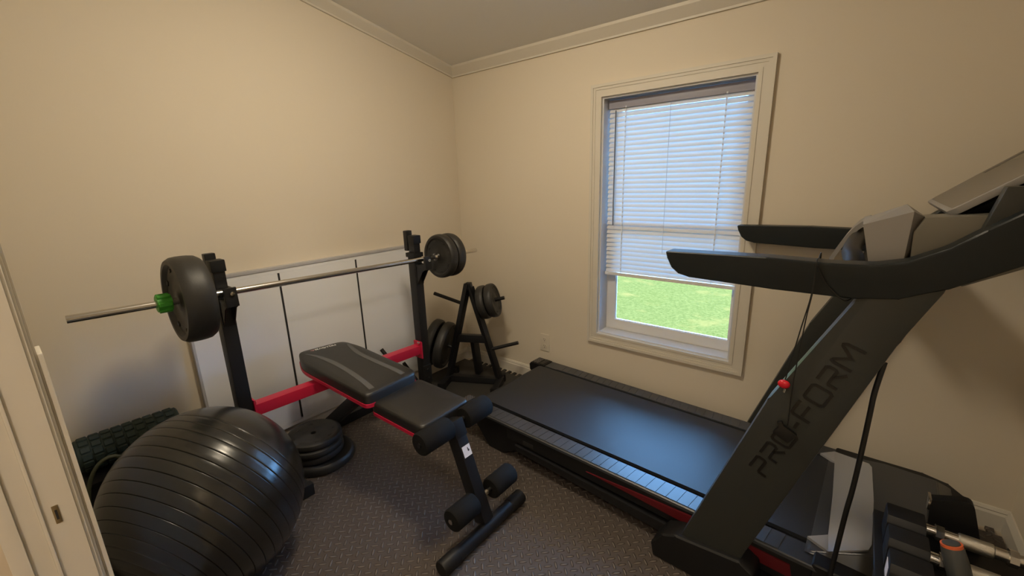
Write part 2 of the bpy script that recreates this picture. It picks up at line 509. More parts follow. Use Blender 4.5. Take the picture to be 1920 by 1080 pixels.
# window blind
bl = thing('window_blind', 'white mini blind lowered most of the way over the window', 'blind', (1.593, 0.04, 0.84))
BX0, BX1, BY = 1.220, 1.968, 0.062
bm = B(); box(bm, BX0, BX1, BY - 0.014, BY + 0.014, 1.806, 1.852, 0.003); obj('headrail', bm, M['headrail'], bl)
bm = B()
NS = 36
ztop, zbot = 1.800, 0.874
for k in range(NS):
    z = ztop - (ztop - zbot) * k / (NS - 1)
    a = math.radians(61)
    wv = 0.0163
    t = bmesh.new()
    prof = []
    for q in (-1, -0.5, 0, 0.5, 1):
        s_, bow = q * wv, 0.0022 * (1 - q * q)
        # upper edge leans to the outside
        prof.append((BY + s_ * math.cos(a) - bow * math.sin(a), z + s_ * math.sin(a) + bow * math.cos(a)))
    va = [t.verts.new((BX0 + 0.003, p[0], p[1])) for p in prof]
    vb = [t.verts.new((BX1 - 0.003, p[0], p[1])) for p in prof]
    for i in range(4): t.faces.new((va[i], va[i + 1], vb[i + 1], vb[i]))
    merge(bm, t)
obj('slats', bm, M['slat'], bl)
bm = B(); box(bm, BX0, BX1, BY - 0.013, BY + 0.013, 0.838, 0.858, 0.003); obj('bottom_rail', bm, M['white'], bl)
for x in (1.325, 1.845):
    bm = B()
    tube(bm, [(x, BY - 0.016, 1.81), (x, BY - 0.016, 0.858)], 0.0011, 6)
    for k in range(NS):
        z = ztop - (ztop - zbot) * k / (NS - 1)
        box(bm, x - 0.0035, x + 0.0035, BY - 0.0165, BY - 0.0145, z + 0.006, z + 0.014)
    obj('ladder_cord', bm, M['slat'], bl)
bm = B(); tube(bm, [(1.575, BY - 0.016, 1.81), (1.573, BY - 0.016, 1.00)], 0.001, 6); obj('lift_cord', bm, M['board_edge'], bl)
bm = B(); tube(bm, [(1.268, BY - 0.022, 1.795), (1.268, BY - 0.022, 1.148)], 0.0035, 8); obj('tilt_wand', bm, M['wand'], bl)

# ------------------------------------------------------------------ outside
bm = B()
t = bmesh.new(); bmesh.ops.create_grid(t, x_segments=4, y_segments=4, size=30); merge(bm, t, Matrix.Translation((1.5, 30.2, -0.6)))
struct('lawn', bm, M['grass'])

# ------------------------------------------------------------------ floor mats
TH = 0.012
def teeth(x0, x1, yb, yt, step=0.050):
    """outline of the toothed edge along the window wall, from x0 to x1"""
    pts = []
    n = max(1, int(round((x1 - x0) / step)))
    st = (x1 - x0) / n
    for i in range(n):
        a = x0 + i * st
        pts += [(a + st * 0.24, yb), (a + st * 0.18, yt), (a + st * 0.68, yt), (a + st * 0.62, yb)]
    return pts
MX = 0.605
bm = B()
pts = [(0.018, -0.60), (MX - 0.001, -0.60), (MX - 0.001, -0.062)] + teeth(0.06, MX - 0.001, -0.062, -0.022)[::-1] + [(0.018, -0.062)]
prism(bm, pts, 'z', -TH, 0.0)
obj('foam_floor_tile', bm, M['mat_plain'], None, smooth=False, loc=(0.3, -0.3, -TH), label='smooth dark foam tile in the corner under the A-frame plate rack', category='floor mat')
bm = B()
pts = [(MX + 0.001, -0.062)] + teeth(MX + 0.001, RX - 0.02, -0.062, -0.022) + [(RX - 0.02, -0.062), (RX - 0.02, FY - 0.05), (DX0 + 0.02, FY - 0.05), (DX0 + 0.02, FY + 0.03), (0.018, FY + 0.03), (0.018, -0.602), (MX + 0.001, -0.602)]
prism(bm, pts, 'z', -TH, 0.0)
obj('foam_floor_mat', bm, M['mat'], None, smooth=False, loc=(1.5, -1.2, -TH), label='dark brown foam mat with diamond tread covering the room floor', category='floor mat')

# ------------------------------------------------------------------ white board on the left wall
pn = thing('wall_board', 'white three-section board with dark seams on the wall behind the barbell', 'board', (0, -1.2, 0.085))
PY0, PY1, PZ0, PZ1, PXT = -1.835, -0.520, 0.088, 1.012, 0.030
bm = B(); box(bm, 0.002, 0.022, PY0, PY1, PZ0, PZ1 - 0.004); obj('backing', bm, M['board'], pn)
g1, g2 = -1.405, -0.946
for a, b in ((PY0 + 0.002, g1 - 0.005), (g1 + 0.005, g2 - 0.005), (g2 + 0.005, PY1 - 0.002)):
    bm = B(); box(bm, 0.022, PXT, a, b, PZ0 + 0.02, PZ1 - 0.03, 0.0015, 1); obj('section', bm, M['board'], pn)
for g in (g1, g2):
    bm = B(); box(bm, 0.0221, 0.0306, g - 0.0048, g + 0.0048, PZ0 + 0.03, PZ1 - 0.03); obj('seam', bm, M['seam'], pn, label='dark seam')
bm = B(); box(bm, 0.022, PXT, PY0 + 0.002, PY1 - 0.002, PZ1 - 0.03, PZ1 - 0.010); box(bm, 0.022, PXT, PY0 + 0.002, PY1 - 0.002, PZ0, PZ0 + 0.02); obj('rail', bm, M['board'], pn)
bm = B(); box(bm, 0.0, PXT + 0.004, PY0, PY1, PZ1 - 0.010, PZ1 + 0.006, 0.002); obj('top_edge', bm, M['board_edge'], pn, label='grey top edge strip')
bm = B(); box(bm, 0.0, PXT + 0.001, PY0 - 0.008, PY0 + 0.002, PZ0, PZ1 - 0.010, 0.001); obj('side_edge', bm, M['board_edge'], pn)
bm = B(); box(bm, 0.0, PXT + 0.001, PY1 - 0.002, PY1 + 0.006, PZ0, PZ1 - 0.010, 0.001); obj('side_edge', bm, M['board_edge'], pn)

# outlet
ol = thing('wall_outlet', 'ivory duplex outlet plate low on the wall left of the window', 'outlet', (0.791, 0, 0.298))
bm = B(); box(bm, 0.754, 0.829, -0.006, 0.0, 0.235, 0.362, 0.003); obj('cover_plate', bm, M['plate_plastic'], ol)
for z in (0.323, 0.274):
    bm = B(); lathe(bm, [(0.0, 0), (0.0165, 0), (0.0165, 0.003), (0.0, 0.003)], 20, axis_mtx((0.7915, -0.0058, z), (0, -1, 0))); so = obj('socket', bm, M['plate_plastic'], ol)
    bm = B()
    for dx in (-0.006, 0.006): box(bm, 0.7915 + dx - 0.001, 0.7915 + dx + 0.001, -0.0092, -0.0085, z - 0.001, z + 0.008)
    box(bm, 0.789, 0.794, -0.0092, -0.0085, z - 0.011, z - 0.006)
    obj('slot', bm, M['seam'], so)

# ------------------------------------------------------------------ room ceiling lamp above the view, added fill lamp in the hall behind
def lamp(name, label, p, rad, m):
    l = thing(name, label, 'ceiling light', p)
    bm = B(); lathe(bm, [(0, 0.0), (rad * 1.06, 0.0), (rad * 1.06, -0.03), (rad, -0.035), (0, -0.035)], 32); obj('base', bm, M['white'], l, local=True)
    bm = B(); lathe(bm, [(0, -0.105), (rad * 0.45, -0.098), (rad * 0.75, -0.078), (rad * 0.93, -0.05), (rad * 0.97, -0.035)], 32); obj('diffuser', bm, m, l, local=True)
lamp('ceiling_light', 'warm white dome ceiling light in the middle of the room', (1.27, -1.36, cz(-1.36) - 0.034), 0.16, M['lamp'])
lamp('ceiling_light', 'added dome fill light in the hall outside the doorway', (2.72, -3.25, 2.69), 0.15, M['hall_fill_lamp'])  # unseen lamp, added as fill for the jamb and back wall

# ------------------------------------------------------------------ treadmill
TA = -0.036
tm = thing('treadmill', 'large black treadmill under the window with slanted lettered uprights', 'treadmill', (0.85, -0.456, 0), TA)
def tp(name, bm, m, parent=tm, smooth=True, **k): return obj(name, bm, m, parent, local=True, smooth=smooth, **k)

bm = B(); box(bm, 0.05, 1.62, -0.345, 0.345, 0.07, 0.186, 0.006); tp('deck', bm, M['black_plastic'])
bm = B()
prof = [(1.64, 0.207), (0.02, 0.207)]
for k in range(9):
    a = PI / 2 + PI * k / 8
    prof.append((0.02 + 0.042 * math.cos(a), 0.165 + 0.042 * math.sin(a)))
prof += [(0.3, 0.123), (0.3, 0.192), (1.64, 0.192)]
prism(bm, prof, 'y', -0.278, 0.278)
tp('running_belt', bm, M['belt'])
for s in (-1, 1):
    bm = B()
    sec = [(0.300, 0.185), (0.300, 0.2025), (0.388, 0.2020), (0.392, 0.199), (0.3925, 0.188), (0.31, 0.185)]
    prism(bm, [(s * p[0], p[1]) for p in sec], 'x', 0.03, 1.64)
    n = 33
    for k in range(n):           # raised foot pads with narrow grooves between
        u0 = 0.12 + k * 0.0425
        if u0 + 0.04 > 1.53: break
        t = bmesh.new()
        q = [(u0 + 0.010, 0.302), (u0 + 0.0505, 0.302), (u0 + 0.0405, 0.384), (u0, 0.384)]
        lo = [t.verts.new((p[0], s * p[1], 0.2015)) for p in q]
        hi = [t.verts.new((p[0], s * p[1], 0.2052 if p[1] < .33 else 0.2045)) for p in q]
        t.faces.new(lo); t.faces.new(hi[::-1])
        for i in range(4): t.faces.new((lo[i], hi[i], hi[(i + 1) % 4], lo[(i + 1) % 4]))
        merge(bm, t)
    tp('side_rail', bm, M['rail'], smooth=False)
    bm = B()
    prism(bm, [(-0.088, 0.150), (-0.092, 0.190), (-0.080, 0.204), (0.035, 0.208), (0.035, 0.12), (-0.04, 0.12)], 'y', s * 0.290, s * 0.388, 0.006)
    ec = tp('rear_end_cap', bm, M['black_plastic'])
    bm = B(); box(bm, -0.072, -0.022, s * 0.300, s * 0.382, 0.200, 0.2105, 0.002)
    tp('grip_pad', bm, M['cap'], ec)
    bm = B(); box(bm, -0.012, 0.022, s * 0.300, s * 0.382, 0.2055, 0.2105, 0.001)
    tp('warning_label', bm, M['weight'], ec)
    bm = B(); prism(bm, [(0.05, 0.185), (0.06, 0.105), (0.15, 0.0), (0.25, 0.0), (0.40, 0.085), (0.40, 0.185)], 'y', s * 0.300, s * 0.375, 0.008)
    tp('rear_foot', bm, M['black_plastic'])
    bm = B(); prism(bm, [(0.30, 0.188), (1.62, 0.188), (1.62, 0.085), (1.2, 0.105), (0.30, 0.120)], 'y', s * 0.330, s * 0.388, 0.004)
    sk = tp('side_skirt', bm, M['black_plastic'])
    bm = B(); prism(bm, [(0.78, 0.150), (1.0, 0.164), (1.24, 0.177), (1.56, 0.168), (1.57, 0.120), (1.24, 0.132), (0.95, 0.146)], 'y', s * 0.386, s * 0.394, 0.0015)
    tp('red_stripe', bm, M['red_strip'], sk, label='red side stripe')
    bm = B(); prism(bm, [(0.36, 0.110), (1.2, 0.086), (1.66, 0.070), (1.66, 0.022), (1.2, 0.040), (0.37, 0.076)], 'y', s * 0.350, s * 0.398, 0.004)
    tp('base_frame', bm, M['black_steel'])
    bm = B(); box(bm, 0.412, 0.475, s * 0.387, s * 0.3895, 0.128, 0.150); tp('badge', bm, M['weight'], sk)
bm = B(); box(bm, 1.60, 1.66, -0.35, 0.35, 0.02, 0.07, 0.006); tp('cross_member', bm, M['black_plastic'])
# motor hood
bm = B()
hp = [(1.615, -0.392), (1.90, -0.400), (1.975, -0.375), (2.015, -0.315), (2.03, -0.22), (2.03, 0.22), (2.015, 0.315), (1.975, 0.375), (1.90, 0.400), (1.615, 0.392)]
prism(bm, hp, 'z', 0.025, 0.213, 0.012, 3)
box(bm, 1.5, 1.6, -0.3, 0.3, 0.1, 0.19)
hood = tp('motor_hood', bm, M['black_plastic'])
bm = B()
t = bmesh.new()
lo = [t.verts.new(p) for p in ((1.585, -0.345, 0.205), (1.985, -0.345, 0.205), (1.985, 0.345, 0.205), (1.585, 0.345, 0.205))]
lo2 = [t.verts.new(p) for p in ((1.600, -0.338, 0.207), (1.975, -0.338, 0.216), (1.975, 0.338, 0.216), (1.600, 0.338, 0.207))]
hi = [t.verts.new(p) for p in ((1.775, -0.285, 0.263), (1.93, -0.285, 0.258), (1.93, 0.285, 0.258), (1.775, 0.285, 0.263))]
t.faces.new(lo); t.faces.new(hi[::-1])
for A_, B_ in ((lo, lo2), (lo2, hi)):
    for i in range(4): t.faces.new((A_[i], B_[i], B_[(i + 1) % 4], A_[(i + 1) % 4]))
bmesh.ops.recalc_face_normals(t, faces=t.faces)
bmesh.ops.bevel(t, geom=t.edges[:], offset=0.004, segments=2, affect='EDGES')
merge(bm, t)
tp('hood_top', bm, M['rail'], hood)
def slope_w(u_): return max(0.2135, 0.207 + 0.32 * (u_ - 1.60))
Us = [(1.566, 0.284), (1.612, 0.335), (1.728, 0.262), (1.738, 0.235), (1.750, 0.0), (1.752, -0.245), (1.745, -0.277), (1.650, -0.325), (1.589, -0.282), (1.642, -0.240), (1.634, 0.0), (1.620, 0.248)]
bm = B()
t = bmesh.new()
lo = [t.verts.new((p[0], p[1], slope_w(p[0]) - 0.004)) for p in Us]
hi = [t.verts.new((p[0], p[1], slope_w(p[0]) + 0.006)) for p in Us]
t.faces.new(lo); t.faces.new(hi[::-1])
for i in range(len(Us)): t.faces.new((lo[i], hi[i], hi[(i + 1) % len(Us)], lo[(i + 1) % len(Us)]))
bmesh.ops.triangulate(t, faces=[f_ for f_ in t.faces if len(f_.verts) > 4])
merge(bm, t)
tp('hood_trim', bm, M['hood_silver'], hood, smooth=False, label='silver hood trim')
# uprights, feet, handrails
pol = [(1.224, 0.124), (1.242, 0.085), (1.420, 0.105), (1.430, 0.160), (1.711, 1.012), (1.774, 1.160), (1.640, 1.178), (1.610, 1.106), (1.446, 0.768)]
for s in (-1, 1):
    bm = B(); prism(bm, pol, 'y', s * 0.398, s * 0.464, 0.019, 2)
    up = tp('upright', bm, M['grey_plastic'])
    bm = B()
    prism(bm, [(1.135, 0.0), (1.125, 0.055), (1.165, 0.115), (1.215, 0.140), (1.43, 0.165), (1.475, 0.140), (1.50, 0.0)], 'y', s * 0.385, s * 0.482, 0.015, 3)
    tp('upright_foot', bm, M['black_plastic'])
    bm = B()
    ph = [(1.110, 1.190), (1.116, 1.168), (1.132, 1.138), (1.155, 1.120), (1.190, 1.112), (1.424, 1.106), (1.604, 1.107), (1.690, 1.118), (1.773, 1.157), (1.833, 1.196), (1.900, 1.240), (2.0, 1.315),
          (2.0, 1.438), (1.925, 1.388), (1.855, 1.334), (1.809, 1.296), (1.758, 1.251), (1.692, 1.213), (1.635, 1.199), (1.549, 1.195), (1.401, 1.197)]
    prism(bm, ph, 'y', s * 0.398, s * 0.466, 0.008, 3)
    tp('handrail', bm, M['arm'])
    # lettering on the outer face of the upright
    if s == -1:
        up_near = up
# letters as strokes: (x right along the word, y up), each glyph 1 wide, 1 tall
G = {
 'P': [[(0.0, 1), (0.95, 1), (1.05, 0.88), (1.05, 0.58), (0.95, 0.47), (0.10, 0.47), (0.0, 0.40), (0.0, 0)]],
 'R': [[(0.0, 1), (0.95, 1), (1.05, 0.88), (1.05, 0.58), (0.95, 0.47), (0.10, 0.47), (0.0, 0.40), (0.0, 0)], [(0.55, 0.47), (1.05, 0)]],
 'O': [[(0.12, 0), (0.0, 0.14), (0.0, 0.86), (0.12, 1), (0.98, 1), (1.1, 0.86), (1.1, 0.14), (0.98, 0), (0.12, 0)]],
 '-': [[(0.05, 0.42), (0.55, 0.42)]],
 'F': [[(1.05, 1), (0.12, 1), (0.0, 0.88), (0.0, 0)], [(0.15, 0.47), (0.95, 0.47)]],
 'M': [[(0.0, 0), (0.0, 0.86), (0.08, 1), (0.18, 0.98), (0.68, 0.35), (1.18, 0.98), (1.28, 1), (1.36, 0.86), (1.36, 0)]],
}
def stroke(bm, pts, w, to3, d0, d1):
    """flat ribbon of width w along 2D pts, thickness d0..d1, mapped by to3(x,y,d)"""
    n = len(pts)
    closed = (Vector(pts[0]) - Vector(pts[-1])).length < 1e-6
    L_, R_ = [], []
    for i, p in enumerate(pts):
        if closed:
            a = Vector(pts[i - 1 if i > 0 else n - 2]); b = Vector(pts[i + 1 if i < n - 1 else 1])
        else:
            a = Vector(pts[max(i - 1, 0)]); b = Vector(pts[min(i + 1, n - 1)])
        p = Vector(p)
        d_1 = (p - a).normalized() if (p - a).length else (b - p).normalized()
        d_2 = (b - p).normalized() if (b - p).length else d_1
        tdir = (d_1 + d_2).normalized()
        nn = Vector((-tdir.y, tdir.x))
        k = 1 / max(0.5, tdir.dot(d_1))
        L_.append(p + nn * w / 2 * k); R_.append(p - nn * w / 2 * k)
    v = [[bm.verts.new(to3(q.x, q.y, d)) for q in side] for side in (L_, R_) for d in (d0, d1)]
    L0, L1, R0, R1 = v
    for i in range(n - 1):
        bm.faces.new((L0[i], L0[i + 1], R0[i + 1], R0[i])); bm.faces.new((L1[i], L1[i + 1], R1[i + 1], R1[i]))
        bm.faces.new((L0[i], L0[i + 1], L1[i + 1], L1[i])); bm.faces.new((R0[i], R0[i + 1], R1[i + 1], R1[i]))
    bm.faces.new((L0[0], L1[0], R1[0], R0[0])); bm.faces.new((L0[-1], L1[-1], R1[-1], R0[-1]))
adv = {'P': 1.42, 'R': 1.42, 'O': 1.5, '-': 0.92, 'F': 1.38, 'M': 1.6}
word = 'PRO-FORM'
tot = sum(adv[c_] for c_ in word) - 0.24
b0, b1 = Vector((1.469, 0.508)), Vector((1.650, 0.968))
xd = (b1 - b0); sx = xd.length / tot; xd.normalize()
yd = Vector((-xd.y, xd.x)); sy = 0.050
bm = B()
cx_ = 0
for c_ in word:
    for st_ in G[c_]:
        stroke(bm, [((cx_ + p[0]) * sx, p[1] * sy) for p in st_], 0.0085,
               lambda x, y, d: (b0.x + xd.x * x + yd.x * y, d, b0.y + xd.y * x + yd.y * y), -0.4630, -0.4655)
    cx_ += adv[c_]
tp('lettering', bm, M['letter'], up_near, smooth=False, label='black lettering')

# console
cb = [(1.70, 1.185), (1.695, 1.275), (1.712, 1.312), (1.83, 1.322), (1.93, 1.330), (1.95, 1.24), (1.80, 1.15)]
bm = B(); prism(bm, cb, 'y', -0.385, -0.285, 0.006); con = tp('console', bm, M['taupe'])
bm = B()
t = bmesh.new()
for p in ((1.597, -.388, 1.290), (1.690, -.388, 1.326), (1.688, -.388, 1.208), (1.621, -.388, 1.190),
          (1.722, -.335, 1.304), (1.703, -.335, 1.200), (1.594, -.34, 1.302), (1.675, -.34, 1.341),
          (1.600, -.22, 1.285), (1.70, -.22, 1.310), (1.715, -.22, 1.28), (1.70, -.22, 1.190), (1.628, -.22, 1.180)):
    t.verts.new(p)
bmesh.ops.convex_hull(t, input=t.verts[:])
merge(bm, t)
tp('speaker_pod', bm, M['silver'], smooth=False, label='silver console pod')
bm = B()
sh = []
for k in range(7):
    a = k / 6
    sh.append((1.500 + 0.095 * a + 0.0 * a * a, 1.112 + 0.150 * (1 - (1 - a) ** 1.7)))
prism(bm, sh + [(p[0] + 0.010, p[1] - 0.012) for p in sh[::-1]], 'y', 0.08, 0.30)
tp('console_shroud', bm, M['silver'], label='pale curved console cover')
bm = B(); tube(bm, smooth_path([(1.60, -0.40, 1.155), (1.590, -0.33, 1.185), (1.575, -0.2, 1.195), (1.575, 0.2, 1.195), (1.585, 0.33, 1.185), (1.60, 0.40, 1.155)]), 0.024, 16); tp('grip_bar', bm, M['black_plastic'])
bm = B(); box(bm, 1.60, 1.72, -0.39, 0.39, 1.115, 1.175, 0.01); tp('console_tray', bm, M['black_plastic'])
for s in (-1, 1):
    bm = B(); prism(bm, [(1.795, 1.235), (1.828, 1.385 if s < 0 else 1.30), (1.90, 1.385 if s < 0 else 1.30), (1.95, 1.30), (1.90, 1.235)], 'y', s * 0.375, s * 0.420, 0.004)
    tp('display_bracket', bm, M['grey_plastic'])
# display: plate sloping up away from the runner
sa = math.radians(38.6)
DM = Matrix(((math.cos(sa), 0, -math.sin(sa), 1.7405), (0, 1, 0, 0), (math.sin(sa), 0, math.cos(sa), 1.3145), (0, 0, 0, 1)))
dpl = [(0.0, 0.275), (0.012, -0.318), (0.028, -0.338), (0.43, -0.385), (0.43, 0.345), (0.02, 0.295)]
bm = B(); prism(bm, dpl, 'z', -0.016, 0.0, 0.003, 2, DM); disp = tp('display', bm, M['silver'], label='silver display rim')
bm = B()
t = bmesh.new()
lo = [t.verts.new((p[0] * 0.96 + 0.03, p[1] * 0.90, -0.066)) for p in dpl]
hi = [t.verts.new((p[0] + 0.002, p[1] * 0.985, -0.0165)) for p in dpl]
t.faces.new(lo); t.faces.new(hi[::-1])
for i in range(len(dpl)): t.faces.new((lo[i], hi[i], hi[(i + 1) % len(dpl)], lo[(i + 1) % len(dpl)]))
bmesh.ops.recalc_face_normals(t, faces=t.faces)
bmesh.ops.bevel(t, geom=t.edges[:], offset=0.008, segments=2, affect='EDGES')
merge(bm, t, DM)
tp('display_shell', bm, M['black_plastic'], disp)
bm = B(); prism(bm, [(0.012, 0.268), (0.024, -0.302), (0.040, -0.318), (0.425, -0.363), (0.425, 0.338), (0.03, 0.288)], 'z', -0.001, 0.0004, 0, 2, DM); tp('display_face', bm, M['display'], disp, label='taupe display face')
bm = B(); box(bm, 0.150, 0.43, 0.222, 0.260, 0.0, 0.0009, 0, 2, DM); tp('slot', bm, M['letter'], disp)
bm = B(); prism(bm, [(0.205, 0.17), (0.235, -0.13), (0.43, -0.16), (0.43, 0.212), (0.175, 0.212)], 'z', 0.0, 0.0008, 0, 2, DM); tp('screen', bm, M['screen'], disp)
# hanging cable
bm = B()
tube(bm, smooth_path([(1.690, -0.410, 0.935), (1.682, -0.42, 0.851), (1.681, -0.42, 0.778), (1.679, -0.42, 0.643), (1.676, -0.42, 0.538), (1.671, -0.42, 0.445), (1.664, -0.42, 0.230), (1.660, -0.42, 0.05), (1.62, -0.435, 0.006), (1.50, -0.52, 0.006)]), 0.0068, 10)
tp('cable', bm, M['cord'], label='black power cable')

# safety key on its cord, looped over the near handrail
def TW(q):
    v = MW['treadmill'] @ Vector(q)
    return (v.x, v.y, v.z)
sk = thing('safety_key', 'red safety clip on a black string looped over the near treadmill handrail', 'safety key', TW((1.50, -0.475, 0.68)))
bm = B()
tube(bm, [TW(p) for p in smooth_path([(1.518, -0.392, 1.095), (1.518, -0.392, 1.203), (1.518, -0.43, 1.2015), (1.518, -0.4715, 1.199), (1.518, -0.470, 1.156), (1.516, -0.4725, 1.096), (1.504, -0.475, 1.002), (1.486, -0.477, 0.850)])], 0.0017, 6)
tube(bm, [TW(p) for p in smooth_path([(1.518, -0.470, 1.190), (1.519, -0.472, 1.119), (1.513, -0.475, 1.035), (1.507, -0.477, 0.891), (1.506, -0.477, 0.841), (1.507, -0.477, 0.722), (1.506, -0.477, 0.700)])], 0.0017, 6)
tube(bm, [TW(p) for p in smooth_path([(1.520, -0.470, 1.188), (1.545, -0.4705, 1.14), (1.585, -0.4705, 1.103), (1.60, -0.43, 1.100)])], 0.0015, 6)
obj('string', bm, M['cord'], sk)
bm = B()
bmesh.ops.create_uvsphere(bm, u_segments=20, v_segments=12, radius=0.0165)
bmesh.ops.scale(bm, vec=(0.95, 0.55, 0.78), verts=bm.verts)
bmesh.ops.translate(bm, vec=TW((1.484, -0.477, 0.835)), verts=bm.verts)
kr = obj('clip', bm, M['key_red'], sk, label='red clip')
bm = B(); tube(bm, [TW((1.489, -0.477, 0.822)), TW((1.487, -0.477, 0.810))], 0.003, 8); obj('clip_spring', bm, M['chrome'], kr)
bm = B()
box(bm, -0.024, 0.024, -0.007, 0.007, -0.020, 0.020, 0.006, 2, Matrix.Translation(TW((1.503, -0.4765, 0.682))) @ Matrix.Rotation(0.5, 4, 'Y'))
box(bm, -0.007, 0.007, -0.006, 0.006, -0.028, 0.028, 0.003, 2, Matrix.Translation(TW((1.497, -0.4765, 0.690))) @ Matrix.Rotation(-0.4, 4, 'Y'))
obj('key_tab', bm, M['letter'], sk)

# ------------------------------------------------------------------ weight bench with rack
be = thing('weight_bench', 'red and black flat weight bench with a built-in barbell rack', 'weight bench', (0.7, -1.28, 0))
PXc = 0.385
posts = (-1.782, -0.768)
tops = ((1.145, 1.172), (1.128, 1.158))
for y, (tf, tb) in zip(posts, tops):
    bm = B(); box(bm, PXc - 0.030, PXc + 0.030, y - 0.028, y + 0.028, 0.05, 1.012, 0.005); up = obj('upright', bm, M['black_steel'], be)
    bm = B(); box(bm, PXc - 0.024, PXc + 0.030, y - 0.021, y + 0.023, 1.0, tf, 0.005)
    obj('inner_post', bm, M['black_steel'], up)
    bm = B(); box(bm, PXc - 0.020, PXc + 0.036, y - 0.026, y + 0.028, tf - 0.045, tf + 0.004, 0.006); obj('end_cap', bm, M['black_plastic'], up)
    bm = B(); box(bm, PXc - 0.062, PXc - 0.030, y - 0.024, y + 0.018, tb - 0.12, tb, 0.006); obj('back_catch', bm, M['black_steel'], up)
    bm = B(); box(bm, PXc - 0.038, PXc + 0.038, y - 0.036, y + 0.036, 1.004, 1.030, 0.004); obj('collar', bm, M['black_plastic'], up)
    # bar holder: back plate, cradle, upturned lip and a gusset
    bm = B()
    zb = 1.013 if y < -1 else 0.984      # centre of the barbell here
    box(bm, PXc + 0.030, PXc + 0.036, y - 0.026, y + 0.026, zb - 0.145, zb - 0.018, 0.002)
    prism(bm, [(PXc + 0.033, zb - 0.020), (PXc + 0.105, zb - 0.018), (PXc + 0.108, zb + 0.030), (PXc + 0.116, zb + 0.030), (PXc + 0.120, zb - 0.045), (PXc + 0.09, zb - 0.06), (PXc + 0.033, zb - 0.145)], 'y', y - 0.022, y - 0.016, 0.001, 1)
    prism(bm, [(PXc + 0.033, zb - 0.020), (PXc + 0.105, zb - 0.018), (PXc + 0.108, zb + 0.030), (PXc + 0.116, zb + 0.030), (PXc + 0.120, zb - 0.045), (PXc + 0.09, zb - 0.06), (PXc + 0.033, zb - 0.145)], 'y', y + 0.016, y + 0.022, 0.001, 1)
    prism(bm, [(PXc + 0.033, zb - 0.024), (PXc + 0.105, zb - 0.022), (PXc + 0.108, zb + 0.032), (PXc + 0.122, zb + 0.032), (PXc + 0.126, zb - 0.046), (PXc + 0.033, zb - 0.032)], 'y', y - 0.023, y + 0.023, 0.003, 2)
    obj('bar_holder', bm, M['black_steel'], up)
    bm = B(); lathe(bm, [(0, 0), (0.009, 0), (0.008, 0.005), (0, 0.006)], 12, axis_mtx((PXc + 0.125, y + 0.004, zb + 0.008), (1, 0, 0))); obj('bolt', bm, M['chrome'], up, label='chrome bolt')
    # feet of the rack
    yf = y + (0.130 if y < -1 else 0.0)
    bm = B(); box(bm, 0.09, 0.555, yf - 0.03, yf + 0.03, 0.0, 0.055, 0.006)
    box(bm, PXc - 0.034, PXc + 0.034, min(y, yf) - 0.034, max(y, yf) + 0.034, 0.05, 0.058, 0.002)
    ft = obj('foot_tube', bm, M['black_steel'], be)
    bm = B(); box(bm, 0.535, 0.570, yf - 0.036, yf + 0.036, 0.0, 0.062, 0.006); obj('end_cap', bm, M['black_plastic'], ft)
bm = B()
box(bm, PXc + 0.0305, PXc + 0.044, posts[1] - 0.034, posts[1] + 0.024, 0.19, 0.315, 0.003)
for z in (0.285, 0.225):
    lathe(bm, [(0, 0), (0.010, 0), (0.009, 0.006), (0, 0.007)], 12, axis_mtx((PXc + 0.044, posts[1] - 0.006, z), (1, 0, 0)))
obj('bolt_plate', bm, M['black_steel'], be)
bm = B(); box(bm, 0.07, 0.135, posts[0] - 0.02, posts[1] + 0.03, 0.0, 0.06, 0.006); obj('rear_base_tube', bm, M['black_steel'], be)
# red cross bar with flanges
bm = B()
zc = 0.435
beam(bm, (PXc, posts[0] + 0.03, zc + 0.016), (PXc, posts[1] - 0.03, zc - 0.010), 0.055, 0.055, 0.004)
for y, z in ((posts[0] + 0.034, zc + 0.016), (posts[1] - 0.034, zc - 0.012)):
    box(bm, PXc - 0.034, PXc + 0.040, y - 0.004, y + 0.004, z - 0.055, z + 0.055, 0.002)
cbx = obj('crossbar', bm, M['red'], be, label='red steel crossbar')
for y, z in ((posts[0] + 0.036, zc + 0.055), (posts[1] - 0.040, zc + 0.035)):
    bm = B(); lathe(bm, [(0, 0), (0.010, 0), (0.010, 0.006), (0, 0.009)], 10, axis_mtx((PXc + 0.020, y, z), (0, -1 if y > -1 else 1, 0))); obj('bolt', bm, M['chrome'], cbx)
# slim diagonal brace beside the right post
bm = B(); tube(bm, [(0.13, -0.90, 0.395), (0.28, -0.82, 0.16)], 0.013, 10); tube(bm, [(0.30, -0.86, 0.33), (0.36, -0.80, 0.18)], 0.011, 10); obj('brace', bm, M['black_steel'], be)
BYc = -1.29
bm = B(); beam(bm, (0.20, -1.31, 0.462), (1.20, BYc, 0.412), 0.05, 0.05); obj('main_beam', bm, M['black_steel'], be)
bm = B(); beam(bm, (0.60, -1.30, 0.425), (0.12, -1.30, 0.05), 0.06, 0.06); box(bm, 0.66, 0.80, -1.36, -1.23, 0.385, 0.425, 0.004); obj('rear_strut', bm, M['black_steel'], be)

def rounded_poly(pts, r_, n=5):
    out = []
    for i, p in enumerate(pts):
        p = Vector(p); a = Vector(pts[i - 1]); b = Vector(pts[(i + 1) % len(pts)])
        rr = r_[i] if isinstance(r_, (list, tuple)) else r_
        p0 = p + (a - p).normalized() * rr; p1 = p + (b - p).normalized() * rr
        for k in range(n + 1):
            t_ = k / n
            out.append(((1 - t_) ** 2) * p0 + 2 * t_ * (1 - t_) * p + t_ * t_ * p1)
    return [(q.x, q.y) for q in out]

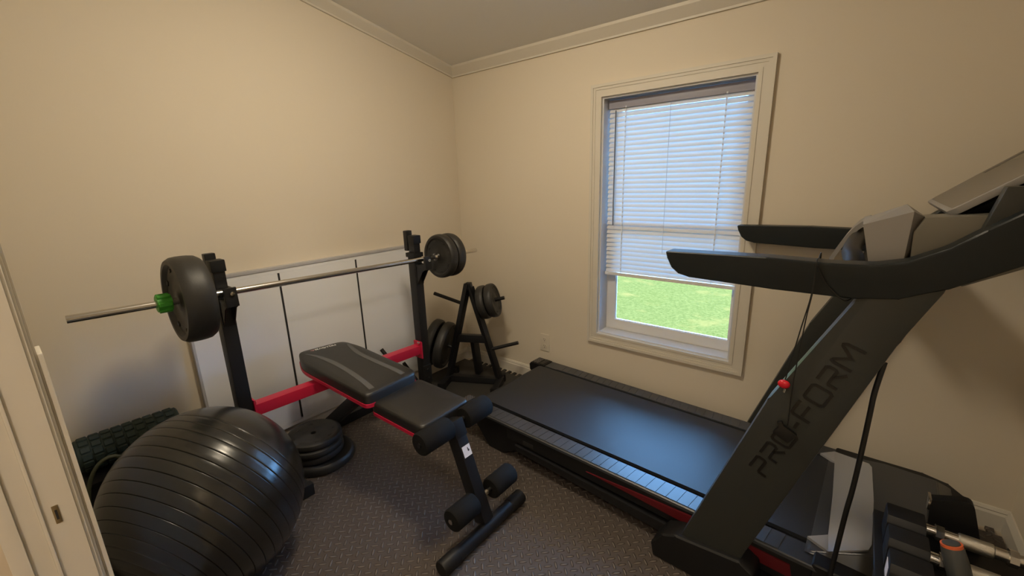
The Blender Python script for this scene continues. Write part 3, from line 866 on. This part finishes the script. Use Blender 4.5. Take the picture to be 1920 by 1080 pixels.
def pad(bm, outline, hfun, th, dome=0.006, r_=0.014):
    """cushion: outline polygon with rounded top edge, top height hfun(x,y)"""
    cxm = sum(p[0] for p in outline) / len(outline); cym = sum(p[1] for p in outline) / len(outline)
    rings = []
    for ins, dz in ((0.0, -th), (0.0, -r_), (0.0015, -r_ * 0.6), (0.005, -r_ * 0.25), (0.012, 0.0), (0.05, dome * 0.6), (0.11, dome)):
        ring = []
        for p in outline:
            v = Vector(p) - Vector((cxm, cym)); L_ = v.length
            q = Vector((cxm, cym)) + v * max(0.02, (L_ - ins) / L_)
            ring.append(bm.verts.new((q.x, q.y, hfun(q.x) + dz)))
        rings.append(ring)
    n = len(outline)
    for a, b in zip(rings, rings[1:]):
        for k in range(n): bm.faces.new((a[k], a[(k + 1) % n], b[(k + 1) % n], b[k]))
    bm.faces.new(rings[0][::-1]); bm.faces.new(rings[-1])

# back pad
bh = lambda x: 0.545 + (0.865 - x) * 0.030
bo = rounded_poly([(0.165, -1.425), (0.20, -1.190), (0.34, -1.163), (0.850, -1.172), (0.868, -1.462), (0.30, -1.475)], [0.03, 0.045, 0.06, 0.035, 0.035, 0.07])
bm = B(); pad(bm, bo, bh, 0.048); BV = BVHTree.FromBMesh(bm); bp = obj('back_pad', bm, M['vinyl'], be)
bm = B()
t = bmesh.new()
o2 = [((p[0] - 0.52) * 1.006 + 0.522, (p[1] + 1.32) * 1.012 - 1.322) for p in bo]
lo = [t.verts.new((p[0], p[1], bh(p[0]) - 0.064)) for p in o2]; hi = [t.verts.new((p[0], p[1], bh(p[0]) - 0.048)) for p in o2]
t.faces.new(lo[::-1]); t.faces.new(hi)
for i in range(len(o2)): t.faces.new((lo[i], hi[i], hi[(i + 1) % len(o2)], lo[(i + 1) % len(o2)]))
merge(bm, t); obj('pad_base', bm, M['red'], bp, label='red pad base')
def pad_z(x, y):
    h_ = BV.ray_cast(Vector((x, y, 1.0)), Vector((0, 0, -1)))
    return h_[0].z if h_[0] is not None else bh(x)
def on_pad(bm, pts, w, lift=0.0015, h=bh):
    """flat band lying on the cushion"""
    pts = smooth_path([(p[0], p[1], 0) for p in pts], 5)
    n = len(pts)
    vs = []
    for i, p in enumerate(pts):
        d = (pts[min(i + 1, n - 1)] - pts[max(i - 1, 0)]).normalized()
        nn = Vector((-d.y, d.x, 0))
        ww = w * (0.35 + 0.65 * min(1, i / (n * 0.35)))
        for dz in (0.0, lift):
            for sgn in (1, -1):
                q = p + nn * ww / 2 * sgn
                vs.append(bm.verts.new((q.x, q.y, pad_z(q.x, q.y) - 0.0005 + dz)))
    for i in range(n - 1):
        a = vs[i * 4:i * 4 + 4]; b = vs[i * 4 + 4:i * 4 + 8]
        bm.faces.new((a[2], b[2], b[3], a[3])); bm.faces.new((a[0], b[0], b[1], a[1]))
        bm.faces.new((a[0], b[0], b[2], a[2])); bm.faces.new((a[1], b[1], b[3], a[3]))
bm = B(); on_pad(bm, [(0.235, -1.418), (0.32, -1.395), (0.45, -1.382), (0.60, -1.386), (0.74, -1.400), (0.835, -1.412)], 0.026); obj('trim_band', bm, M['grey_vinyl'], bp, label='grey band')
bm = B(); on_pad(bm, [(0.265, -1.190), (0.32, -1.212), (0.45, -1.236), (0.60, -1.240), (0.74, -1.238), (0.825, -1.236)], 0.026); obj('trim_band', bm, M['grey_vinyl'], bp, label='grey band')
# printed name across the head of the back pad
G2 = {
 'R': [[(0, 0), (0, 1), (0.8, 1), (0.8, 0.5), (0, 0.5)], [(0.35, 0.5), (0.85, 0)]],
 'A': [[(0, 0), (0.45, 1), (0.9, 0)]],
 'S': [[(0.85, 1), (0, 1), (0, 0.5), (0.85, 0.5), (0.85, 0), (0, 0)]],
 'Y': [[(0, 1), (0.45, 0.5), (0.9, 1)], [(0.45, 0.5), (0.45, 0)]],
 'O': [[(0, 0), (0, 1), (0.85, 1), (0.85, 0), (0, 0)]],
 'U': [[(0, 1), (0, 0), (0.85, 0), (0.85, 1)]],
}
l0, l1 = Vector((0.226, -1.383)), Vector((0.248, -1.247))
xd2 = (l1 - l0); n2 = xd2.length; xd2.normalize(); yd2 = Vector((-xd2.y, xd2.x))
ht = 0.021
def put(bm, glyphs, x, sx_, w):
    for st_ in glyphs:
        stroke(bm, [(x + p[0] * sx_, p[1] * ht) for p in st_], w,
               lambda a, b, d: (l0.x + xd2.x * a + yd2.x * b, l0.y + xd2.y * a + yd2.y * b, pad_z(l0.x + xd2.x * a + yd2.x * b, l0.y + xd2.y * a + yd2.y * b) + d), -0.0004, 0.0009)
bm = B()
for i, ch in enumerate('RASYOU'):
    put(bm, G2[ch], 0.026 + i * 0.0185, 0.0145, 0.0042)
lg = obj('logo_print', bm, M['print'], bp, smooth=False, label='white lettering')
bm = B(); put(bm, [[(0.0, 0.9), (0.9, 0.9), (0.5, 0.35), (0.1, 0.55)], [(0.9, 0.6), (0.6, 0.0)]], 0.0, 0.020, 0.005); obj('emblem', bm, M['print_red'], lg, smooth=False)
# seat pad
shh = lambda x: 0.497 - (x - 0.84) * 0.010
so_ = rounded_poly([(0.838, -1.432), (0.833, -1.152), (1.180, -1.150), (1.192, -1.428)], 0.032)
bm = B(); pad(bm, so_, shh, 0.046); spd = obj('seat_pad', bm, M['vinyl'], be)
bm = B()
t = bmesh.new()
o2 = [((p[0] - 1.01) * 0.99 + 1.012, (p[1] + 1.29) * 1.01 - 1.292) for p in so_]
lo = [t.verts.new((p[0], p[1], shh(p[0]) - 0.061)) for p in o2]; hi = [t.verts.new((p[0], p[1], shh(p[0]) - 0.046)) for p in o2]
t.faces.new(lo[::-1]); t.faces.new(hi)
for i in range(len(o2)): t.faces.new((lo[i], hi[i], hi[(i + 1) % len(o2)], lo[(i + 1) % len(o2)]))
merge(bm, t); obj('pad_base', bm, M['red'], spd, label='red pad base')
# front leg, foot bar, foam rollers
bm = B(); beam(bm, (1.215, BYc, 0.462), (1.372, BYc, 0.06), 0.052, 0.062); lg = obj('front_leg', bm, M['black_steel'], be)
bm = B(); beam(bm, (1.212, BYc, 0.47), (1.238, BYc, 0.40), 0.062, 0.072, 0.005); obj('leg_sleeve', bm, M['black_plastic'], lg)
# sticker on the front face of the leg
p0, p1 = Vector((1.215, BYc, 0.462)), Vector((1.372, BYc, 0.06))
dn = (p1 - p0).normalized(); nf = Vector((-dn.z, 0, dn.x)); nf = nf if nf.x > 0 else -nf
sd = Vector((0, 1, 0))
ctr = p0 + dn * 0.128 + nf * 0.0318 + sd * 0.002
Ms = Matrix(((sd.x, dn.x, nf.x, ctr.x), (sd.y, dn.y, nf.y, ctr.y), (sd.z, dn.z, nf.z, ctr.z), (0, 0, 0, 1)))
bm = B(); box(bm, -0.021, 0.021, -0.023, 0.023, 0, 0.001, 0, 2, Ms); stk = obj('sticker', bm, M['sticker'], lg, label='white paper sticker')
bm = B(); box(bm, 0.004, 0.008, -0.012, 0.004, 0.001, 0.0016, 0, 2, Ms); box(bm, 0.008, 0.012, -0.004, 0.004, 0.001, 0.0016, 0, 2, Ms); obj('print_mark', bm, M['seam'], stk)
bm = B(); tube(bm, [(1.386, -1.505, 0.032), (1.386, -1.105, 0.032)], 0.028, 20); fb = obj('foot_bar', bm, M['black_steel'], be)
for a, b in ((-1.545, -1.465), (-1.145, -1.065)):
    bm = B(); tube(bm, [(1.386, a, 0.032), (1.386, a + 0.004, 0.032), (1.386, b, 0.032)], [0.029, 0.032, 0.032], 20); obj('end_cap', bm, M['black_plastic'], fb)
def roller(x, z, y0, y1, r_):
    bm = B()
    prof = [(0.012, 0), (r_ * 0.9, 0), (r_, 0.006), (r_, abs(y1 - y0) - 0.006), (r_ * 0.9, abs(y1 - y0)), (0.012, abs(y1 - y0))]
    lathe(bm, prof, 28, axis_mtx((x, min(y0, y1), z), (0, 1, 0)))
    return bm
bm = B(); tube(bm, [(1.222, -1.475, 0.452), (1.222, -1.095, 0.452)], 0.011, 12); obj('axle', bm, M['chrome'], be)
bm = B(); tube(bm, [(1.352, -1.455, 0.158), (1.352, -1.085, 0.158)], 0.011, 12); obj('axle', bm, M['chrome'], be)
for x, z, a, b, rr in ((1.222, 0.452, -1.470, -1.318, 0.047), (1.222, 0.452, -1.232, -1.090, 0.047), (1.352, 0.158, -1.450, -1.325, 0.046), (1.352, 0.158, -1.225, -1.090, 0.046)):
    obj('foam_roller_sleeve', roller(x, z, a, b, rr), M['foam'], be)

# ------------------------------------------------------------------ barbell and plates
bx = PXc + 0.069
def barz(y): return 1.0305 + (y + 2.241) * (-0.0245)
ba = thing('barbell', 'long chrome barbell resting in the hooks of the bench rack', 'barbell', (bx, -1.275, barz(-1.275) - 0.013))
bm = B(); tube(bm, [(bx, -2.241, barz(-2.241)), (bx, -0.315, barz(-0.315))], 0.0135, 20); bar = obj('bar', bm, M['chrome'], ba)
for y in (-1.55, -0.92):
    bm = B(); tube(bm, [(bx, y - 0.003, barz(y)), (bx, y + 0.003, barz(y))], 0.0141, 20); obj('joint_ring', bm, M['chrome'], ba)
bm = B(); tube(bm, [(bx, -0.668, barz(-0.668)), (bx, -0.652, barz(-0.652))], 0.024, 20); obj('inner_collar', bm, M['chrome'], ba)

def plate_profile(R, th, hub=0.045):
    h = th / 2
    side = [(0.0143, h * 0.75), (hub * 0.8, h * 0.75), (hub, h * 0.62), (R * 0.58, h * 0.62), (R * 0.62, h * 0.70), (R * 0.78, h * 0.72), (R * 0.84, h), (R * 0.93, h), (R * 0.985, h * 0.72), (R, h * 0.35)]
    return side + [(R * 1.003, 0.0)] + [(p[0], -p[1]) for p in side[::-1]] + [side[0]]

def make_plate(name, label, group, p, d, R, th, m='weight', marks=True):
    o = thing(name, label, 'weight plate', p, 0, group)
    mt = Matrix.Translation(-Vector(p)) @ axis_mtx(p, d)
    bm = B(); lathe(bm, plate_profile(R, th), 56, mt)
    if marks:
        for k in range(8):
            for sgn in (1, -1):
                box(bm, R * 0.66, R * 0.74, -0.010, 0.010, sgn * th / 2 * 0.60, sgn * th / 2 * 0.80, 0.001, 1, mt @ Matrix.Rotation(2 * PI * k / 8 + 0.3, 4, 'Z'))
    obj('disc', bm, M[m], o, local=True)
    return o
yl = -1.905
make_plate('weight_plate', 'thick dark vinyl weight plate at the near left end of the barbell', None, (bx, yl, barz(yl)), (0, 1, -0.0245), 0.166, 0.100)
make_plate('weight_plate', 'inner weight plate at the far end of the barbell, next to the rack post', 'barbell plates by the corner', (bx, -0.622, barz(-0.622)), (0, 1, -0.0245), 0.134, 0.056)
make_plate('weight_plate', 'outer weight plate at the far end of the barbell, nearest the corner', 'barbell plates by the corner', (bx, -0.556, barz(-0.556)), (0, 1, -0.0245), 0.134, 0.056)
# green lock collar
gc = thing('barbell_collar', 'bright green lock collar on the barbell outside the left plate', 'collar', (bx, -1.985, barz(-1.985)))
bm = B()
lathe(bm, [(0.0142, -0.022), (0.030, -0.022), (0.030, 0.022), (0.0142, 0.022), (0.0142, -0.022)], 24, axis_mtx((bx, -1.985, barz(-1.985)), (0, 1, -0.0245)))
obj('ring', bm, M['green'], gc)
for k in range(6):
    a = 2 * PI * k / 6
    bm = B(); box(bm, 0.026, 0.036, -0.008, 0.008, -0.020, 0.020, 0.002, 1, axis_mtx((bx, -1.985, barz(-1.985)), (0, 1, -0.0245)) @ Matrix.Rotation(a, 4, 'Z'))
    obj('grip_lug', bm, M['green'], gc)

# ------------------------------------------------------------------ A-frame plate rack
e3 = Vector((0.89, 0.456, 0)).normalized(); n3 = Vector((0.456, -0.89, 0)).normalized()
O3 = Vector((0.38, -0.32, 0))
def TT(s, z, off=0.0): return O3 + e3 * s + n3 * off + Vector((0, 0, z))
tr = thing('plate_rack', 'black A-frame weight plate rack standing in the corner', 'plate rack', O3)
for a, b in (((-0.190, 0.045), (-0.012, 0.742)), ((0.190, 0.045), (0.006, 0.72))):
    bm = B(); beam(bm, TT(*a), TT(*b), 0.042, 0.036, 0.004); obj('leg', bm, M['black_steel'], tr)
bm = B(); prism(bm, [(-0.030, 0.700), (-0.022, 0.752), (0.012, 0.752), (0.024, 0.700)], 'y', -0.021, 0.021, 0.004, 2, Matrix(((e3.x, n3.x, 0, O3.x), (e3.y, n3.y, 0, O3.y), (0, 0, 1, 0), (0, 0, 0, 1)))); obj('top_cap', bm, M['black_steel'], tr)
bm = B(); beam(bm, TT(-0.12, 0.342), TT(0.12, 0.342), 0.036, 0.056, 0.004); obj('crossbar', bm, M['black_steel'], tr)
bm = B(); beam(bm, TT(0.006, 0.34, -0.02), TT(0.006, 0.025, -0.105), 0.055, 0.035, 0.004); obj('rear_leg', bm, M['black_steel'], tr)
bm = B(); beam(bm, TT(-0.21, 0.026), TT(0.21, 0.026), 0.05, 0.045, 0.004); obj('base_bar', bm, M['black_steel'], tr)
for s, a, b in ((-0.195, -0.14, 0.15), (0.195, -0.05, 0.17)):
    bm = B(); beam(bm, TT(s, 0.024, a), TT(s, 0.024, b), 0.045, 0.045, 0.004); ft = obj('foot_tube', bm, M['black_steel'], tr)
    for q in (a, b):
        bm = B(); beam(bm, TT(s, 0.026, q - 0.016), TT(s, 0.026, q + 0.016), 0.055, 0.052, 0.005); obj('end_cap', bm, M['black_plastic'], ft)
pegs = {'UL': ((-0.055, 0.598), (-0.264, 0.668)), 'UR': ((0.040, 0.598), (0.246, 0.650)), 'LR': ((0.125, 0.262), (0.335, 0.325)), 'LL': ((-0.135, 0.262), (-0.345, 0.310))}
for k, (a, b) in pegs.items():
    bm = B(); tube(bm, [TT(*a), TT(*b)], 0.0125, 14); obj('peg', bm, M['black_steel'], tr)
def peg_pt(k, t_):
    a, b = pegs[k]
    return TT(a[0] + (b[0] - a[0]) * t_, a[1] + (b[1] - a[1]) * t_), TT(*b) - TT(*a)
for t_, lab in ((0.31, 'small weight plate on the upper right peg of the plate rack, against the frame'), (0.60, 'small weight plate on the upper right peg of the plate rack, facing the room')):
    p, d = peg_pt('UR', t_)
    make_plate('weight_plate', lab, 'small plates on the rack', p - Vector((0, 0, 0.0)), d, 0.118, 0.052)
for t_, lab in ((0.36, 'big weight plate low on the left of the plate rack, against its leg'), (0.74, 'big weight plate low on the left of the plate rack, next to the bench post')):
    p, d = peg_pt('LL', t_)
    make_plate('weight_plate', lab, 'big plates on the rack', p, d, 0.172, 0.062)

# ------------------------------------------------------------------ stack of plates on the floor
sc = Vector((0.315, -1.478, 0))
z = 0.0
labs = ['widest weight plate at the bottom of the floor stack', 'second weight plate up in the floor stack', 'third weight plate up in the floor stack', 'topmost weight plate of the floor stack beside the ball']
for (R, th, dx, dy), lab in zip(((0.162, 0.050, 0.024, 0.022), (0.142, 0.040, 0.0, 0.002), (0.140, 0.036, 0.006, 0.0), (0.138, 0.036, -0.002, 0.004)), labs):
    make_plate('weight_plate', lab, 'weight plates stacked on the floor', (sc.x + dx, sc.y + dy, z + th / 2), (0, 0, 1), R, th, marks=(lab == labs[-1]))
    z += th

# ------------------------------------------------------------------ exercise ball
bc, br = Vector((0.690, -2.030, 0.325)), 0.327
eb = thing('exercise_ball', 'large black ribbed exercise ball beside the door frame', 'exercise ball', (bc.x, bc.y, 0))
bm = B()
prof = []
rings_at = [math.radians(66.9 + 6.55 * k) for k in range(15)]
angs = [PI * k / 70 for k in range(71)]
for g in rings_at:
    angs = [a for a in angs if abs(a - g) > 0.012] + [g + q * 0.0022 for q in (-4, -3, -2, -1, 0, 1, 2, 3, 4)]
for a in sorted(angs):
    dmin = min(abs(a - g) for g in rings_at)
    rr = br - 0.0026 * math.exp(-(dmin / 0.0042) ** 2) + 0.0006 * math.exp(-(dmin / 0.02) ** 2)
    prof.append((max(0.0, rr * math.sin(a)), rr * math.cos(a)))
prof[0] = (0, prof[0][1]); prof[-1] = (0, prof[-1][1])
ax = Vector((-0.441, 0.83, 0.342)).normalized()
mt = axis_mtx((0, 0, 0), ax)
lathe(bm, prof, 96, mt)
bmesh.ops.scale(bm, vec=(1.0, 0.955, 1.0), verts=bm.verts)
bmesh.ops.translate(bm, vec=bc, verts=bm.verts)
lowz = min(v.co.z for v in bm.verts)
for v in bm.verts:                       # slight flat where it rests
    if v.co.z < 0.002: v.co.z = 0.002 - (0.002 - v.co.z) * 0.05
obj('skin', bm, M['ball'], eb)
bm = B(); lathe(bm, [(0, 0.002), (0.010, 0.002), (0.011, -0.002)], 16, axis_mtx(bc + Vector((ax.x, ax.y * 0.955, ax.z)) * br, ax)); obj('valve_plug', bm, M['black_plastic'], eb)

# ------------------------------------------------------------------ foam roller on a crate behind the ball
cr = thing('storage_crate', 'dark storage crate against the wall under the green foam roller', 'crate', (0.13, -2.13, 0))
bm = B()
box(bm, 0.025, 0.245, -2.318, -1.955, 0.0, 0.02, 0.004)
box(bm, 0.025, 0.040, -2.318, -1.955, 0.02, 0.318, 0.003); box(bm, 0.230, 0.245, -2.318, -1.955, 0.02, 0.318, 0.003)
box(bm, 0.040, 0.230, -2.318, -2.303, 0.02, 0.318, 0.003); box(bm, 0.040, 0.230, -1.970, -1.955, 0.02, 0.318, 0.003)
obj('bin', bm, M['black_plastic'], cr)
bm = B(); box(bm, 0.020, 0.250, -2.323, -1.950, 0.318, 0.334, 0.004); obj('lid', bm, M['black_plastic'], cr)
fr = thing('foam_roller', 'dark green textured foam roller lying against the wall behind the ball', 'foam roller', (0.125, -2.14, 0.334))
Rr, y0, y1, zc_ = 0.066, -2.308, -1.972, 0.334 + 0.0735
bm = B()
lathe(bm, [(0.045, 0), (Rr - 0.004, 0), (Rr, 0.004), (Rr, y1 - y0 - 0.004), (Rr - 0.004, y1 - y0), (0.045, y1 - y0), (0.045, 0)], 40, axis_mtx((0.125, y0, zc_), (0, 1, 0)))
ny, na = 9, 14
for i in range(ny):
    for j in range(na):
        a = 2 * PI * (j + 0.5 * (i % 2)) / na
        yy = y0 + 0.012 + (y1 - y0 - 0.024) * i / ny
        box(bm, -0.0128, 0.0128, 0, (y1 - y0 - 0.024) / ny - 0.004, Rr - 0.003, Rr + 0.0050, 0.003, 1,
            Matrix.Translation((0.125, yy, zc_)) @ Matrix.Rotation(a, 4, 'Y'))
core = obj('core', bm, M['green_foam'], fr)
bm = B(); lathe(bm, [(0.0445, 0.001), (0.0445, y1 - y0 - 0.001), (0.041, y1 - y0 - 0.001), (0.041, 0.001), (0.0445, 0.001)], 32, axis_mtx((0.125, y0, zc_), (0, 1, 0))); obj('inner_tube', bm, M['black_plastic'], fr)
# loop band hanging beside the crate
bm = B()
lp = [(0.300 + 0.012 * math.sin(a), -2.232 + 0.088 * math.cos(a), 0.228 + 0.220 * math.sin(a)) for a in [2 * PI * k / 32 for k in range(33)]]
tube(bm, lp, 0.007, 10, caps=False)
obj('resistance_band', bm, M['band'], None, loc=(0.3, -2.235, 0.008), label='thin olive loop band leaning between the door trim and the ball', category='resistance band')

# ------------------------------------------------------------------ dumbbells on a low stand at the right front
st = thing('dumbbell_stand', 'black dumbbell stand right of the treadmill, beside the wall', 'dumbbell stand', (2.80, -0.96, 0))
TZ = 0.415
bm = B(); box(bm, 2.575, 2.99, -1.16, -0.80, TZ - 0.02, TZ, 0.004); obj('shelf', bm, M['black_plastic'], st)
for x in (2.60, 2.965):
    for y in (-1.14, -0.985):
        bm = B(); box(bm, x - 0.016, x + 0.016, y - 0.016, y + 0.016, 0, TZ - 0.02, 0.003); obj('leg', bm, M['black_steel'], st)
bm = B(); prism(bm, rounded_poly([(2.690, TZ), (2.680, 0.530), (2.760, 0.562), (2.800, TZ)], [0.004, 0.004, 0.022, 0.004]), 'y', -0.842, -0.815, 0.002)
fl = thing('weight_block', 'black flat block with a bright edge behind the dumbbells on the stand', 'weight block', (2.74, -0.83, TZ))
obj('block', bm, M['black_plastic'], fl)
bm = B(); box(bm, 2.677, 2.683, -0.846, -0.812, 0.50, 0.535, 0.001); obj('edge_strip', bm, M['chrome'], fl)
def dumbbell(y, zrod, label, stick=False):
    o = thing('dumbbell', label, 'dumbbell', (2.78, y, TZ), 0, 'dumbbells on the stand')
    hw = 0.041
    for x0, x1 in ((2.592, 2.672), (2.905, 2.975)):
        bm = B()
        prism(bm, [(y - hw, TZ), (y - hw, TZ + 0.066), (y - hw + 0.012, TZ + 0.085), (y + hw - 0.012, TZ + 0.085), (y + hw, TZ + 0.066), (y + hw, TZ)], 'x', x0, x1, 0.004)
        hd = obj('head', bm, M['black_plastic'], o)
        if stick and x0 < 2.7:
            bm = B(); box(bm, x0 - 0.001, x0, y - 0.020, y + 0.020, TZ + 0.022, TZ + 0.062); obj('sticker', bm, M['sticker'], hd, label='pale sticker')
            bm = B(); box(bm, x1 - 0.004, x1 + 0.001, y - hw - 0.001, y - hw + 0.002, TZ + 0.01, TZ + 0.06); obj('bright_edge', bm, M['chrome'], hd)
            bm = B(); box(bm, 2.625, 2.648, y - hw - 0.0008, y - hw, TZ + 0.02, TZ + 0.045); obj('badge', bm, M['black_plastic'], hd)
    bm = B(); tube(bm, [(2.665, y, zrod), (2.910, y, zrod)], 0.0150, 16); rod = obj('handle', bm, M['chrome'], o, label='chrome handle')
    bm = B(); tube(bm, [(2.735, y, zrod), (2.738, y, zrod), (2.797, y, zrod), (2.80, y, zrod)], [0.0155, 0.0185, 0.0185, 0.0155], 16); obj('grip', bm, M['knurl'], rod)
    for x in (2.700, 2.832):
        bm = B(); tube(bm, [(x - 0.008, y, zrod), (x + 0.008, y, zrod)], 0.0215, 8); obj('collar_nut', bm, M['chrome'], rod)
dumbbell(-0.905, 0.478, 'black dumbbell with chrome handle farthest back on the stand')
dumbbell(-1.003, 0.466, 'black dumbbell with chrome handle in the middle of the stand')
dumbbell(-1.100, 0.470, 'black dumbbell with a pale sticker, nearest on the stand', True)
hg = thing('jump_rope_handle', 'dark grey rubber handle with an orange ring, propped on the dumbbell stand', 'jump rope handle', (2.735, -1.055, 0.42))
pa, pb = Vector((2.700, -1.034, 0.545)), Vector((2.742, -1.056, 0.425))
dd = (pb - pa)
bm = B(); tube(bm, [pa, pa + dd * 0.06, pa + dd * 0.3, pa + dd * 0.6, pb], [0.018, 0.0215, 0.0235, 0.0235, 0.021], 20); obj('grip', bm, M['rubber_grip'], hg)
bm = B(); tube(bm, [pa - dd * 0.03, pa + dd * 0.0], 0.0165, 20); obj('grip_end', bm, M['rubber_grip'], hg)
bm = B(); tube(bm, [pa - dd * 0.015, pa + dd * 0.035], 0.0205, 20); obj('ring', bm, M['orange'], hg, label='orange ring')

# ------------------------------------------------------------------ light and view
w = bpy.data.worlds.new('sky'); S.world = w
w.use_nodes = True
bg = w.node_tree.nodes['Background']
bg.inputs['Color'].default_value = (0.22, 0.50, 1.0, 1)
bg.inputs['Strength'].default_value = 27.0
sun = bpy.data.lights.new('sun', 'SUN'); sun.energy = 12.0; sun.angle = 0.02; sun.color = (1.0, 0.93, 0.78)
so = bpy.data.objects.new('sun', sun); C.objects.link(so)
so.rotation_euler = (math.radians(35), 0, math.radians(-20))   # high, from behind the house
so.location = (0, -6, 8)
vs_ = S.view_settings
S.display_settings.display_device = 'sRGB'
vs_.view_transform = 'Standard'; vs_.look = 'None'; vs_.gamma = 1.0; vs_.use_curve_mapping = False
vs_.exposure = 0.0
S.cycles.use_denoising = True
S.cycles.max_bounces = 10
S.cycles.diffuse_bounces = 6
S.cycles.transparent_max_bounces = 12
S.cycles.sample_clamp_indirect = 6.0
